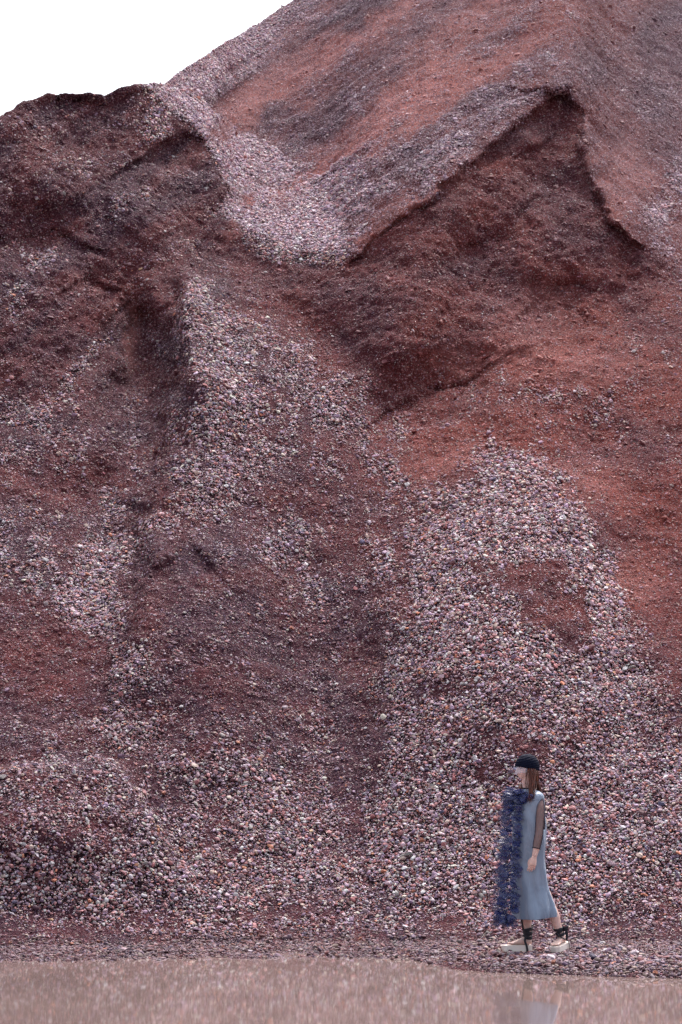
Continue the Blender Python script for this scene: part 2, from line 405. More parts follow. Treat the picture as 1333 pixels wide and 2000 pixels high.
# even out column-to-column streaks a little
def blur_cols(a, r):
    p = np.pad(a, [(0, 0), (r + 1, r)], mode='edge'); c = np.cumsum(p, axis=1); w = 2 * r + 1
    return (c[:, w:w + a.shape[1]] - c[:, :a.shape[1]]) / w
YY = blur_cols(blur_cols(YY, 5), 5)
YY = np.where(low_part, YB, YY)
YY = YY + (sample(DB - RIBS, PX, PY) + sample(LIPW, PX, PY)) * fade - 0.42 * sample(MOUND, PX, PY) * smooth01(rise, 60, 330)
YY = blur_cols(YY, 1)
XX = YY * AA
ZZ = HC + YY * TT
P = np.stack([XX, YY, ZZ], -1)
def normals(P):
    du = np.gradient(P, axis=1); dv = np.gradient(P, axis=0)
    n = np.cross(du, dv); n /= np.linalg.norm(n, axis=-1, keepdims=True) + 1e-9
    return n
N0 = normals(P)
Gv = sample(G, PX, PY); Tv = sample(T, PX, PY); Dv = sample(D, PX, PY)
Q1 = P[..., 0]; Q2 = P[..., 1] * 0.7 + P[..., 2] * 0.75
steep = sample(blur(np.maximum(CUTA, CUTB), 3), PX, PY)
lump = fbm(Q1 * 1.1, Q2 * 1.1, 3, 40) * 0.10 + fbm(Q1 * 3.2, Q2 * 3.2, 3, 41) * 0.055
ridg = 1 - np.abs(fbm(Q1 * 2.2 + 3, Q2 * 2.2, 4, 44)) * 2
crumb = fbm(Q1 * 9, Q2 * 9, 4, 42, 0.65)
lump = lump * (0.55 + 0.35 * steep) + ridg * 0.012 * steep + crumb * (0.018 + 0.016 * steep + 0.014 * (1 - Gv))
lump = lump + sample(RELIEF, PX, PY)
fade2 = smooth01(above, 0, 90)
lump = lump * (0.22 + 0.78 * fade2) + (1 - fade2) * (0.016 * fbm(Q1 * 2.2, Q2 * 2.2, 4, 66) + 0.006)
calm = np.exp(-(((P[..., 0] - 1.73) / 0.5) ** 2 + ((P[..., 1] - 21.95) / 0.5) ** 2))
lump = lump * (1 - calm) - 0.012 * calm
P = P + N0 * lump[..., None]
NN = normals(P)

# rows below the waterline (pond bed) and over the top (the back of the hill)
low = []
for i in range(1, 7):
    q = P[0].copy(); q[:, 1] -= 0.35 * i; q[:, 0] *= q[:, 1] / P[0][:, 1]; q[:, 2] = P[0][:, 2] - 0.05 * i
    low.append(q)
back = []
for i in range(1, 9):
    q = P[-1].copy(); q[:, 1] += 1.2 * i * (1 + 0.3 * i); q[:, 2] -= 0.8 * i * (1 + 0.3 * i)
    q[:, 2] = np.maximum(q[:, 2], -0.5)
    back.append(q)
FULL = np.concatenate([np.array(low[::-1]), P, np.array(back)], 0)
def padrows(a): return np.concatenate([np.repeat(a[:1], 6, 0), a, np.repeat(a[-1:], 8, 0)], 0)
NRF = FULL.shape[0]
idx = np.arange(NRF * NC).reshape(NRF, NC)
F = np.stack([idx[:-1, :-1], idx[:-1, 1:], idx[1:, 1:], idx[1:, :-1]], -1).reshape(-1, 4)
me = bpy.data.meshes.new('gravel_hill')
me.vertices.add(NRF * NC); me.vertices.foreach_set('co', FULL.reshape(-1).astype(np.float32))
me.loops.add(F.size); me.loops.foreach_set('vertex_index', F.reshape(-1).astype(np.int32))
me.polygons.add(len(F)); me.polygons.foreach_set('loop_start', np.arange(0, F.size, 4, dtype=np.int32))
me.update(calc_edges=True)
brown = lin((60, 33, 46)); red = lin((108, 49, 43)); dust = lin((166, 108, 102))
tone = padrows(Tv)[..., None]; dst = padrows(Dv)[..., None]
sandc = (brown * (1 - tone) + red * tone) * (1 - dst) + dust * dst
gap_shade = smooth01(padrows(Gv), 0.5, 0.85)[..., None]
sandc = sandc * (1 - gap_shade) + lin((38, 20, 27)) * gap_shade  # shade of the gaps between stones, painted into the sand under dense gravel
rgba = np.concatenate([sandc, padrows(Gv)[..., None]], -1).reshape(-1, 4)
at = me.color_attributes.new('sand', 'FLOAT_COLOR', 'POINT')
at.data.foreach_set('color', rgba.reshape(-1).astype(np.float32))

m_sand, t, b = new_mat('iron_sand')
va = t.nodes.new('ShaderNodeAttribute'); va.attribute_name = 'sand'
tc = t.nodes.new('ShaderNodeTexCoord')
n1 = t.nodes.new('ShaderNodeTexNoise'); n1.inputs['Scale'].default_value = 26; n1.inputs['Detail'].default_value = 6; n1.inputs['Roughness'].default_value = 0.75
n2 = t.nodes.new('ShaderNodeTexVoronoi'); n2.inputs['Scale'].default_value = 55; n2.feature = 'F1'
n3 = t.nodes.new('ShaderNodeTexNoise'); n3.inputs['Scale'].default_value = 3; n3.inputs['Detail'].default_value = 5
for n in (n1, n2, n3): t.links.new(tc.outputs['Object'], n.inputs['Vector'])
mr = t.nodes.new('ShaderNodeMapRange'); mr.inputs[1].default_value = 0.3; mr.inputs[2].default_value = 0.7; mr.inputs[3].default_value = 0.62; mr.inputs[4].default_value = 1.38
t.links.new(n1.outputs['Fac'], mr.inputs[0])
mr2 = t.nodes.new('ShaderNodeMapRange'); mr2.inputs[1].default_value = 0.3; mr2.inputs[2].default_value = 0.7; mr2.inputs[3].default_value = 0.82; mr2.inputs[4].default_value = 1.18
t.links.new(n3.outputs['Fac'], mr2.inputs[0])
mu = t.nodes.new('ShaderNodeMath'); mu.operation = 'MULTIPLY'
t.links.new(mr.outputs[0], mu.inputs[0]); t.links.new(mr2.outputs[0], mu.inputs[1])
mx = t.nodes.new('ShaderNodeVectorMath'); mx.operation = 'SCALE'
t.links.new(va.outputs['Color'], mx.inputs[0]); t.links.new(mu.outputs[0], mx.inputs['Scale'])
# single grains: some cells are pale grit
vr = t.nodes.new('ShaderNodeValToRGB'); vr.color_ramp.elements[0].position = 0.86; vr.color_ramp.elements[1].position = 0.9
sepc = t.nodes.new('ShaderNodeSeparateColor'); t.links.new(n2.outputs['Color'], sepc.inputs[0]); t.links.new(sepc.outputs[0], vr.inputs['Fac'])
mc = t.nodes.new('ShaderNodeMix'); mc.data_type = 'RGBA'; mc.inputs['B'].default_value = (*lin((165, 135, 135)), 1)
gf = t.nodes.new('ShaderNodeMath'); gf.operation = 'MULTIPLY'; gf.inputs[1].default_value = 0.28
t.links.new(vr.outputs['Color'], gf.inputs[0]); t.links.new(gf.outputs[0], mc.inputs['Factor'])
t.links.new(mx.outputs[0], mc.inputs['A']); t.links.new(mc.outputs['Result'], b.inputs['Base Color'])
b.inputs['Roughness'].default_value = 0.95; b.inputs['Specular IOR Level'].default_value = 0.15
bp1 = t.nodes.new('ShaderNodeBump'); bp1.inputs['Distance'].default_value = 0.03; bp1.inputs['Strength'].default_value = 1
bp2 = t.nodes.new('ShaderNodeBump'); bp2.inputs['Distance'].default_value = 0.012; bp2.inputs['Strength'].default_value = 1; bp2.invert = True
t.links.new(n1.outputs['Fac'], bp1.inputs['Height']); t.links.new(n2.outputs['Distance'], bp2.inputs['Height'])
t.links.new(bp1.outputs[0], bp2.inputs['Normal']); t.links.new(bp2.outputs[0], b.inputs['Normal'])
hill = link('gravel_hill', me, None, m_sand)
tag(hill, 'towering purple brown hill of iron red sand and pale gravel with dug faces', kind='structure')

# ------------------------------------------------------------------ gravel
PAL = np.array([lin(c) for c in ((202, 174, 182), (168, 144, 166), (210, 188, 174), (150, 94, 94), (198, 128, 98), (72, 74, 98), (146, 144, 140), (226, 212, 220), (104, 68, 72), (186, 132, 132), (132, 112, 136), (78, 50, 54))])
PW = np.array([20, 14, 13, 12, 2.5, 3.5, 5, 7, 9, 14, 8, 7.0]); PW /= PW.sum()
Pq = P
c00 = Pq[:-1, :-1]; c10 = Pq[:-1, 1:]; c01 = Pq[1:, :-1]; c11 = Pq[1:, 1:]
area = np.linalg.norm(np.cross(c10 - c00, c01 - c00), axis=-1)
pxq = PX[:-1, :-1]; pyq = PY[:-1, :-1]
Gq = Gv[:-1, :-1]
inview = ((pxq > -170) & (pxq < 1500) & (pyq > -120))
pos = []; nor = []; siz = []; gg = []; pxs = []
upf = 1 + 0.18 * (1 - smooth01(pyq, 750, 1450))
def scatter(dens, sizes):
    lam = np.clip(area * dens / upf ** 1.7, 0, 60) * inview
    cnt = rng.poisson(lam)
    r, c = np.nonzero(cnt)
    n = cnt[r, c]
    r = np.repeat(r, n); c = np.repeat(c, n)
    u = rng.random(len(r))[:, None]; v = rng.random(len(r))[:, None]
    p = (c00[r, c] * (1 - u) + c10[r, c] * u) * (1 - v) + (c01[r, c] * (1 - u) + c11[r, c] * u) * v
    pos.append(p); nor.append(NN[r, c]); gg.append(Gq[r, c]); pxs.append(np.stack([pxq[r, c], pyq[r, c]], -1))
    siz.append(sizes(len(r), Gq[r, c]) * upf[r, c])
scatter(4300 * np.clip(Gq, 0, 1) ** 1.5, lambda n, g: np.minimum(0.028, 0.0076 * np.exp(rng.normal(0, 0.36, n)) * (0.8 + 0.25 * g) * np.where(rng.random(n) < 0.13, 1.75, 1.0)))
n_main = len(pos[0])
scatter(1500 * (1 - Gq) + 60, lambda n, g: 0.0056 * np.exp(rng.normal(0, 0.35, n)))
n_grit = len(pos[1])
scatter(230 * (1 - Gq) * (1 - 0.75 * steep[:-1, :-1]) * (0.4 + 0.6 * smooth01(pyq, 600, 1000)) * (1 - 0.6 * smooth01(pxq, 850, 1000) * (1 - smooth01(pyq, 1200, 1400))), lambda n, g: np.minimum(0.02, 0.0085 * np.exp(rng.normal(0, 0.36, n))))
n_grit += len(pos[2])
scatter(30 * (1 - Gq) ** 2 + 40 * (1 - Gq) * steep[:-1, :-1], lambda n, g: np.minimum(0.045, 0.013 * np.exp(rng.normal(0, 0.45, n))))
clod = np.zeros(sum(len(p_) for p_ in pos), bool); clod[n_main + n_grit:] = True
grit = np.zeros(len(clod), bool); grit[n_main:n_main + len(pos[1])] = True
pos = np.concatenate(pos); nor = np.concatenate(nor); siz = np.concatenate(siz); gg = np.concatenate(gg); pxs = np.concatenate(pxs)
# nothing lies on top of where the sandals stand
PX0 = 21.95 * ((1030 - 666.5) / FPX) / (math.cos(PITCH) + (860 / FPX) * math.sin(PITCH))
lx = pos[:, 0] - PX0; ly = pos[:, 1] - 21.95
free = ~(((lx > -0.27) & (lx < 0.08) & (ly > -0.01) & (ly < 0.15)) | ((lx > 0.12) & (lx < 0.40) & (ly > -0.24) & (ly < 0.06)))
clod = clod[free]; grit = grit[free]; pos = pos[free]; nor = nor[free]; siz = siz[free]; gg = gg[free]; pxs = pxs[free]
ns = len(pos)
print('stones', ns)
pick = rng.choice(len(PAL), ns, p=PW)
colr = PAL[pick] * np.exp(rng.normal(0, 0.27, ns))[:, None]
wet = smooth01(pos[:, 2] + 0.02 * rng.normal(0, 1, ns), 0.13, 0.02)
colr = np.clip(1.08 * colr * (1 - 0.6 * wet)[:, None], 0.01, 0.72)
# grit in the sand takes the sand's own stain; stones of the far slope are more uniformly lavender grey
ST = np.full(mpx.shape, 0.34)      # how much brown dust clings to the stones
for cx, cy, rx, ry, rot, val in ((1000, 1150, 260, 330, 0, 0.12), (1050, 1600, 420, 230, 0, 0.2), (560, 330, 330, 90, 35, 0.08), (430, 110, 220, 70, -36, 0.06), (480, 760, 190, 220, 20, 0.18), (180, 1180, 80, 80, 0, 0.14), (100, 1650, 260, 170, 0, 0.36), (350, 1350, 330, 170, 0, 0.42), (1290, 400, 80, 100, 0, 0.15)):
    ST = mix(ST, val, ell(cx, cy, rx, ry, rot, 1.5, 0.8))
ST = mix(ST, 0.0, BACKB)
stain = np.where(grit, 0.74, sample(ST, pxs[:, 0], pxs[:, 1]) + 0.25 * (1 - gg))
stain = np.where(clod, 0.97, np.clip(stain, 0, 1))
tp = sample(T, pxs[:, 0], pxs[:, 1])[:, None]; dp = sample(D, pxs[:, 0], pxs[:, 1])[:, None]
sandp = ((brown * (1 - tp) + red * tp) * (1 - dp) + dust * dp) * 1.25
sandp = sandp * np.where(grit, np.exp(rng.normal(0, 0.45, ns)), 1.0)[:, None]
colr = colr * (1 - stain[:, None]) + sandp * stain[:, None]
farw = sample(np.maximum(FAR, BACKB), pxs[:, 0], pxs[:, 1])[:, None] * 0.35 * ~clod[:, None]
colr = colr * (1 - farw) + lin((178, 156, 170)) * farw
# rotation: flattened stones lie on the slope, tipped at random
tip = rng.normal(0, 0.45, (ns, 3)); up = nor + tip * 0.8; up /= np.linalg.norm(up, axis=1, keepdims=True)
rx = -np.arcsin(np.clip(up[:, 1], -1, 1)); ry = np.arctan2(up[:, 0], up[:, 2])
# matrix with Z axis = up and random spin
spin = rng.random(ns) * 2 * np.pi
ref = np.stack([np.cos(spin), np.sin(spin), 0 * spin], -1)
xa = ref - up * (ref * up).sum(1, keepdims=True); xa /= np.linalg.norm(xa, axis=1, keepdims=True)
ya = np.cross(up, xa)
# to XYZ euler from the matrix columns xa, ya, up
ey = -np.arcsin(np.clip(xa[:, 2], -1, 1)); ex = np.arctan2(ya[:, 2], up[:, 2]); ez = np.arctan2(xa[:, 1], xa[:, 0])
eul = np.stack([ex, ey, ez], -1)
scl = siz[:, None] * np.stack([1.15 * np.exp(rng.normal(0, 0.16, ns)), 0.85 * np.exp(rng.normal(0, 0.14, ns)), 0.50 * np.exp(rng.normal(0, 0.2, ns))], -1)
pos = pos + nor * (siz * (0.15 + 1.7 * rng.random(ns) * gg ** 2))[:, None]

m_stone, t, b = new_mat('pebble')
ai = t.nodes.new('ShaderNodeAttribute'); ai.attribute_name = 'stone_col'; ai.attribute_type = 'INSTANCER'
tc = t.nodes.new('ShaderNodeTexCoord')
nz = t.nodes.new('ShaderNodeTexNoise'); nz.inputs['Scale'].default_value = 2.5; nz.inputs['Detail'].default_value = 4
t.links.new(tc.outputs['Object'], nz.inputs['Vector'])
mr = t.nodes.new('ShaderNodeMapRange'); mr.inputs[3].default_value = 0.72; mr.inputs[4].default_value = 1.28
t.links.new(nz.outputs['Fac'], mr.inputs[0])
sc = t.nodes.new('ShaderNodeVectorMath'); sc.operation = 'SCALE'
t.links.new(ai.outputs['Color'], sc.inputs[0]); t.links.new(mr.outputs[0], sc.inputs['Scale'])
t.links.new(sc.outputs[0], b.inputs['Base Color'])
b.inputs['Roughness'].default_value = 0.7; b.inputs['Specular IOR Level'].default_value = 0.35

# the biggest near stones become objects of their own
score = siz * 1000 / pos[:, 1]
vis = (pxs[:, 0] > 5) & (pxs[:, 0] < 1328) & (pxs[:, 1] > 1560) & (pxs[:, 1] < 1890) & ~((np.abs(pxs[:, 0] - 1040) < 70) & (pxs[:, 1] > 1440))
big = np.argsort(np.where(vis, score, 0))[-300:]
rest = np.ones(ns, bool); rest[big] = False

gm = bpy.data.meshes.new('gravel')
nr = int(rest.sum())
gm.vertices.add(nr); gm.vertices.foreach_set('co', pos[rest].reshape(-1).astype(np.float32))
for nm, ty, arr in (('stone_rot', 'FLOAT_VECTOR', eul[rest]), ('stone_scl', 'FLOAT_VECTOR', scl[rest])):
    a = gm.attributes.new(nm, ty, 'POINT'); a.data.foreach_set('vector', arr.reshape(-1).astype(np.float32))
a = gm.attributes.new('stone_col', 'FLOAT_COLOR', 'POINT')
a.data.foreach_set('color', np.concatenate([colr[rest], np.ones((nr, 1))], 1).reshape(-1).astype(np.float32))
a = gm.attributes.new('stone_kind', 'INT', 'POINT'); a.data.foreach_set('value', rng.integers(0, 6, nr).astype(np.int32))
gravel = link('gravel', gm, hill, m_stone, smooth=False)
tag(gravel, 'loose pale grey pink and ochre pebbles covering the slopes', kind='stuff')

ng = bpy.data.node_groups.new('gravel_stones', 'GeometryNodeTree')
ng.interface.new_socket('Geometry', in_out='INPUT', socket_type='NodeSocketGeometry')
ng.interface.new_socket('Geometry', in_out='OUTPUT', socket_type='NodeSocketGeometry')
A = ng.nodes; Lk = ng.links
gi = A.new('NodeGroupInput'); go = A.new('NodeGroupOutput')
jn = A.new('GeometryNodeJoinGeometry')
for s_ in range(6):
    ic = A.new('GeometryNodeMeshIcoSphere'); ic.inputs['Radius'].default_value = 1; ic.inputs['Subdivisions'].default_value = 2
    sp = A.new('GeometryNodeSetPosition')
    ps = A.new('GeometryNodeInputPosition')
    tn = A.new('ShaderNodeTexNoise'); tn.noise_dimensions = '4D'; tn.inputs['W'].default_value = s_ * 7.3; tn.inputs['Scale'].default_value = 0.9; tn.inputs['Detail'].default_value = 1
    sb = A.new('ShaderNodeVectorMath'); sb.operation = 'SUBTRACT'; sb.inputs[1].default_value = (0.5, 0.5, 0.5)
    ml = A.new('ShaderNodeVectorMath'); ml.operation = 'SCALE'; ml.inputs['Scale'].default_value = 1.9
    Lk.new(ps.outputs[0], tn.inputs['Vector']); Lk.new(tn.outputs['Color'], sb.inputs[0]); Lk.new(sb.outputs[0], ml.inputs[0])
    Lk.new(ic.outputs['Mesh'], sp.inputs['Geometry']); Lk.new(ml.outputs[0], sp.inputs['Offset'])
    ss = A.new('GeometryNodeSetShadeSmooth'); Lk.new(sp.outputs[0], ss.inputs[0])
    if s_ in (0, 1, 3, 4): ss.inputs['Shade Smooth'].default_value = False
    sm = A.new('GeometryNodeSetMaterial'); sm.inputs['Material'].default_value = m_stone; Lk.new(ss.outputs[0], sm.inputs[0])
    gt = A.new('GeometryNodeGeometryToInstance'); Lk.new(sm.outputs[0], gt.inputs[0]); Lk.new(gt.outputs[0], jn.inputs[0])
ip = A.new('GeometryNodeInstanceOnPoints'); ip.inputs['Pick Instance'].default_value = True
def named(nm, ty):
    n = A.new('GeometryNodeInputNamedAttribute'); n.data_type = ty; n.inputs['Name'].default_value = nm; return n.outputs['Attribute']
e2r = A.new('FunctionNodeEulerToRotation'); Lk.new(named('stone_rot', 'FLOAT_VECTOR'), e2r.inputs[0])
Lk.new(gi.outputs[0], ip.inputs['Points']); Lk.new(jn.outputs[0], ip.inputs['Instance'])
Lk.new(named('stone_kind', 'INT'), ip.inputs['Instance Index']); Lk.new(e2r.outputs[0], ip.inputs['Rotation']); Lk.new(named('stone_scl', 'FLOAT_VECTOR'), ip.inputs['Scale'])
Lk.new(ip.outputs[0], go.inputs[0])
md = gravel.modifiers.new('stones', 'NODES'); md.node_group = ng

# single stones
m_one, t, b = new_mat('pebble_single')
oi = t.nodes.new('ShaderNodeObjectInfo')
tc = t.nodes.new('ShaderNodeTexCoord')
nz = t.nodes.new('ShaderNodeTexNoise'); nz.inputs['Scale'].default_value = 2.5; nz.inputs['Detail'].default_value = 5
t.links.new(tc.outputs['Object'], nz.inputs['Vector'])
mr = t.nodes.new('ShaderNodeMapRange'); mr.inputs[3].default_value = 0.72; mr.inputs[4].default_value = 1.28
t.links.new(nz.outputs['Fac'], mr.inputs[0])
sc = t.nodes.new('ShaderNodeVectorMath'); sc.operation = 'SCALE'
t.links.new(oi.outputs['Color'], sc.inputs[0]); t.links.new(mr.outputs[0], sc.inputs['Scale'])
t.links.new(sc.outputs[0], b.inputs['Base Color'])
b.inputs['Roughness'].default_value = 0.7; b.inputs['Specular IOR Level'].default_value = 0.35
stone_meshes = []
for s_ in range(8):
    bm = bmesh.new(); bmesh.ops.create_icosphere(bm, subdivisions=2, radius=1)
    cuts = [Vector(rng.normal(0, 1, 3)).normalized() for _ in range(4)]
    for v in bm.verts:
        p = v.co.copy()
        for cdir in cuts:
            dd = p.dot(cdir)
            if dd > 0.72: p -= cdir * (dd - 0.72) * 0.8
        v.co = p * (1 + 0.12 * math.sin(3 * p.x + s_) * math.cos(2.3 * p.y + 2 * s_))
    m_ = bpy.data.meshes.new('stone'); bm.to_mesh(m_); bm.free(); m_.materials.append(m_one)
    m_.polygons.foreach_set('use_smooth', [s_ % 3 != 0] * len(m_.polygons))
    stone_meshes.append(m_)
for n_, i in enumerate(big):
    o = bpy.data.objects.new('stone', stone_meshes[n_ % 8])
    o.location = pos[i]; o.rotation_euler = eul[i]; o.scale = scl[i] * 1.05
    o.color = (*[float(v) for v in colr[i]], 1)
    col.objects.link(o); o.parent = hill

# ------------------------------------------------------------------ ground round about, and the pond
def grid_mesh(name, x0, x1, y0, y1, nx, ny, fz):
    xs, ys = np.meshgrid(np.linspace(x0, x1, nx), np.linspace(y0, y1, ny))
    z = fz(xs, ys)
    v = np.stack([xs, ys, z], -1).reshape(-1, 3)
    ii = np.arange(nx * ny).reshape(ny, nx)
    f = np.stack([ii[:-1, :-1], ii[:-1, 1:], ii[1:, 1:], ii[1:, :-1]], -1).reshape(-1, 4)
    return mesh_from(name, v.tolist(), f.tolist())
def gz(x, y):
    d_ = np.sqrt((x / 26) ** 2 + ((y - 10) / 22) ** 2)
    return -0.75 + 1.0 * smooth01(d_, 0.85, 1.12) + 0.05 * fbm(x / 4, y / 4, 3, 61) - 0.6 * smooth01(y, 15, 20) * (1 - smooth01(np.abs(x), 10, 30))
m_ground = simple_mat('ground_sand', lin((120, 88, 84)), 0.95, 0.3, 6, 0.03, 30, 0.1)
ground = link('ground', grid_mesh('ground', -400, 400, -400, 400, 220, 220, gz), None, m_ground)
tag(ground, 'flat brown gravelly quarry floor around the muddy pond', kind='structure')

m_water, t, b = new_mat('muddy_water')
tc = t.nodes.new('ShaderNodeTexCoord')
mp = t.nodes.new('ShaderNodeMapping'); mp.inputs['Scale'].default_value = (1.0, 0.55, 1)
t.links.new(tc.outputs['Object'], mp.inputs['Vector'])
w1 = t.nodes.new('ShaderNodeTexNoise'); w1.inputs['Scale'].default_value = 9; w1.inputs['Detail'].default_value = 4; w1.inputs['Roughness'].default_value = 0.6
w2 = t.nodes.new('ShaderNodeTexNoise'); w2.inputs['Scale'].default_value = 1.2; w2.inputs['Detail'].default_value = 3
t.links.new(mp.outputs[0], w1.inputs['Vector']); t.links.new(mp.outputs[0], w2.inputs['Vector'])
bp1 = t.nodes.new('ShaderNodeBump'); bp1.inputs['Distance'].default_value = 0.0001; bp1.inputs['Strength'].default_value = 1
bp2 = t.nodes.new('ShaderNodeBump'); bp2.inputs['Distance'].default_value = 0.0006; bp2.inputs['Strength'].default_value = 1
t.links.new(w1.outputs['Fac'], bp1.inputs['Height']); t.links.new(w2.outputs['Fac'], bp2.inputs['Height'])
t.links.new(bp1.outputs[0], bp2.inputs['Normal']); t.links.new(bp2.outputs[0], b.inputs['Normal'])
rp = t.nodes.new('ShaderNodeValToRGB')
rp.color_ramp.elements[0].position = 0.35; rp.color_ramp.elements[0].color = (*lin((122, 104, 99)), 1)
rp.color_ramp.elements[1].position = 0.7; rp.color_ramp.elements[1].color = (*lin((134, 115, 109)), 1)
t.links.new(w2.outputs['Fac'], rp.inputs['Fac']); t.links.new(rp.outputs[0], b.inputs['Base Color'])
b.inputs['Roughness'].default_value = 0.035; b.inputs['IOR'].default_value = 1.33
ang = np.linspace(0, 2 * np.pi, 97)[:-1]
pv = [(0, 10, 0)] + [(25.5 * math.cos(q), 10 + 21.5 * math.sin(q), 0) for q in ang]
pond = link('pond', mesh_from('pond', pv, [(0, 1 + i, 1 + (i + 1) % 96) for i in range(96)]), None, m_water)
tag(pond, 'still muddy brown pond at the foot of the hill', kind='structure')
# ------------------------------------------------------------------ the person
PYW = 21.95
PXW = PYW * ((1030 - 666.5) / FPX) / (math.cos(PITCH) - (-860 / FPX) * math.sin(PITCH))
PZW = HC + PYW * float(t_of(np.array(1860.0)))
person = bpy.data.objects.new('person', None)
person.empty_display_size = 0.3
person.location = (PXW, PYW, PZW)
person.scale = (0.982,) * 3
col.objects.link(person)
tag(person, 'person in grey blue dress, dark turban and navy ruffle walking on the gravel spit', 'person')

YAW = R(38)
FD = Vector((-math.cos(YAW), -math.sin(YAW), 0)); LD = Vector((math.sin(YAW), -math.cos(YAW), 0))
UP = Vector((0, 0, 1))

class MB:
    def __init__(self): self.v = []; self.f = []
    def add(self, vs_, fs_):
        o = len(self.v); self.v += [Vector(q) for q in vs_]; self.f += [tuple(i + o for i in q) for q in fs_]
    def rings(self, rings, cap=True, closed=True):
        n = len(rings[0]); vs_ = [q for r_ in rings for q in r_]; fs_ = []
        for i in range(len(rings) - 1):
            for j in range(n if closed else n - 1):
                a_ = i * n + j; b_ = i * n + (j + 1) % n
                fs_.append((a_, b_, b_ + n, a_ + n))
        if cap: fs_.append(tuple(range(n - 1, -1, -1))); fs_.append(tuple((len(rings) - 1) * n + j for j in range(n)))
        self.add(vs_, fs_)
    def tube(self, pts, rad, n=14, ref=Vector((0, 1, 0)), cap=True):
        pts = [Vector(q) for q in pts]; rs = []
        for i, q in enumerate(pts):
            tg = (pts[min(i + 1, len(pts) - 1)] - pts[max(i - 1, 0)]).normalized()
            a_ = ref - tg * ref.dot(tg)
            if a_.length < 1e-4: a_ = Vector((1, 0, 0)) - tg * tg.x
            a_.normalize(); b_ = tg.cross(a_)
            r_ = rad[i] if isinstance(rad[i], tuple) else (rad[i], rad[i])
            rs.append([q + a_ * (r_[0] * math.cos(k_)) + b_ * (r_[1] * math.sin(k_)) for k_ in [2 * math.pi * j / n for j in range(n)]])
        self.rings(rs, cap)
    def build(self, name, mat, parent=None, smooth=True):
        return link(name, mesh_from(name, self.v, self.f), parent, mat, smooth)

def spline(pts, n):
    """Catmull-Rom through pts (tuples of any length)"""
    P_ = np.array(pts, float); P_ = np.vstack([2 * P_[0] - P_[1], P_, 2 * P_[-1] - P_[-2]]); out = []
    m = len(pts) - 1
    for u in np.linspace(0, m, n):
        i = min(int(u), m - 1); f_ = u - i
        a_, b_, c_, e_ = P_[i], P_[i + 1], P_[i + 2], P_[i + 3]
        out.append(0.5 * (2 * b_ + (c_ - a_) * f_ + (2 * a_ - 5 * b_ + 4 * c_ - e_) * f_ ** 2 + (3 * b_ - a_ - 3 * c_ + e_) * f_ ** 3))
    return np.array(out)

def curved_tube(mb, pts_r, n=24, seg=14, ref=Vector((0, 1, 0))):
    q = spline(pts_r, n)
    if q.shape[1] == 4: mb.tube([Vector(v[:3]) for v in q], [float(v[3]) for v in q], seg, ref)
    else: mb.tube([Vector(v[:3]) for v in q], [(float(v[3]), float(v[4])) for v in q], seg, ref)

def yaw_ring(cx, cy, z, a_, b_, n=40, yaw=None):
    f_, l_ = (FD, LD) if yaw is None else (Vector((-math.cos(yaw), -math.sin(yaw), 0)), Vector((math.sin(yaw), -math.cos(yaw), 0)))
    return [Vector((cx, cy, z)) + l_ * (a_ * math.cos(k_)) + f_ * (b_ * math.sin(k_)) for k_ in [2 * math.pi * j / n for j in range(n)]]

# --- body: one surface
bd = MB()
tor = [(0.055, 0.0, 0.80, 0.13, 0.09), (0.045, 0, 0.88, 0.145, 0.10), (0.04, 0, 0.97, 0.14, 0.095), (0.035, 0, 1.06, 0.122, 0.088), (0.03, 0, 1.16, 0.128, 0.094), (0.028, 0, 1.27, 0.145, 0.104),
       (0.028, 0, 1.35, 0.150, 0.095), (0.03, 0, 1.405, 0.140, 0.078), (0.03, 0, 1.435, 0.105, 0.066), (0.027, 0, 1.455, 0.064, 0.057), (0.02, -0.003, 1.49, 0.050, 0.050), (0.014, -0.004, 1.54, 0.047, 0.049), (0.012, -0.004, 1.60, 0.046, 0.05)]
bd.rings([yaw_ring(*q) for q in spline(tor, 50)])
for s_ in (1, -1):   # shoulder caps
    c_ = Vector((0.03, 0, 1.385)) + LD * 0.118 * s_
    curved_tube(bd, [(*(Vector((0.03, 0, 1.415)) + LD * 0.04 * s_), 0.04), (*c_, 0.045), (*(Vector((0.03, 0, 1.35)) + LD * 0.138 * s_), 0.040)], 12)
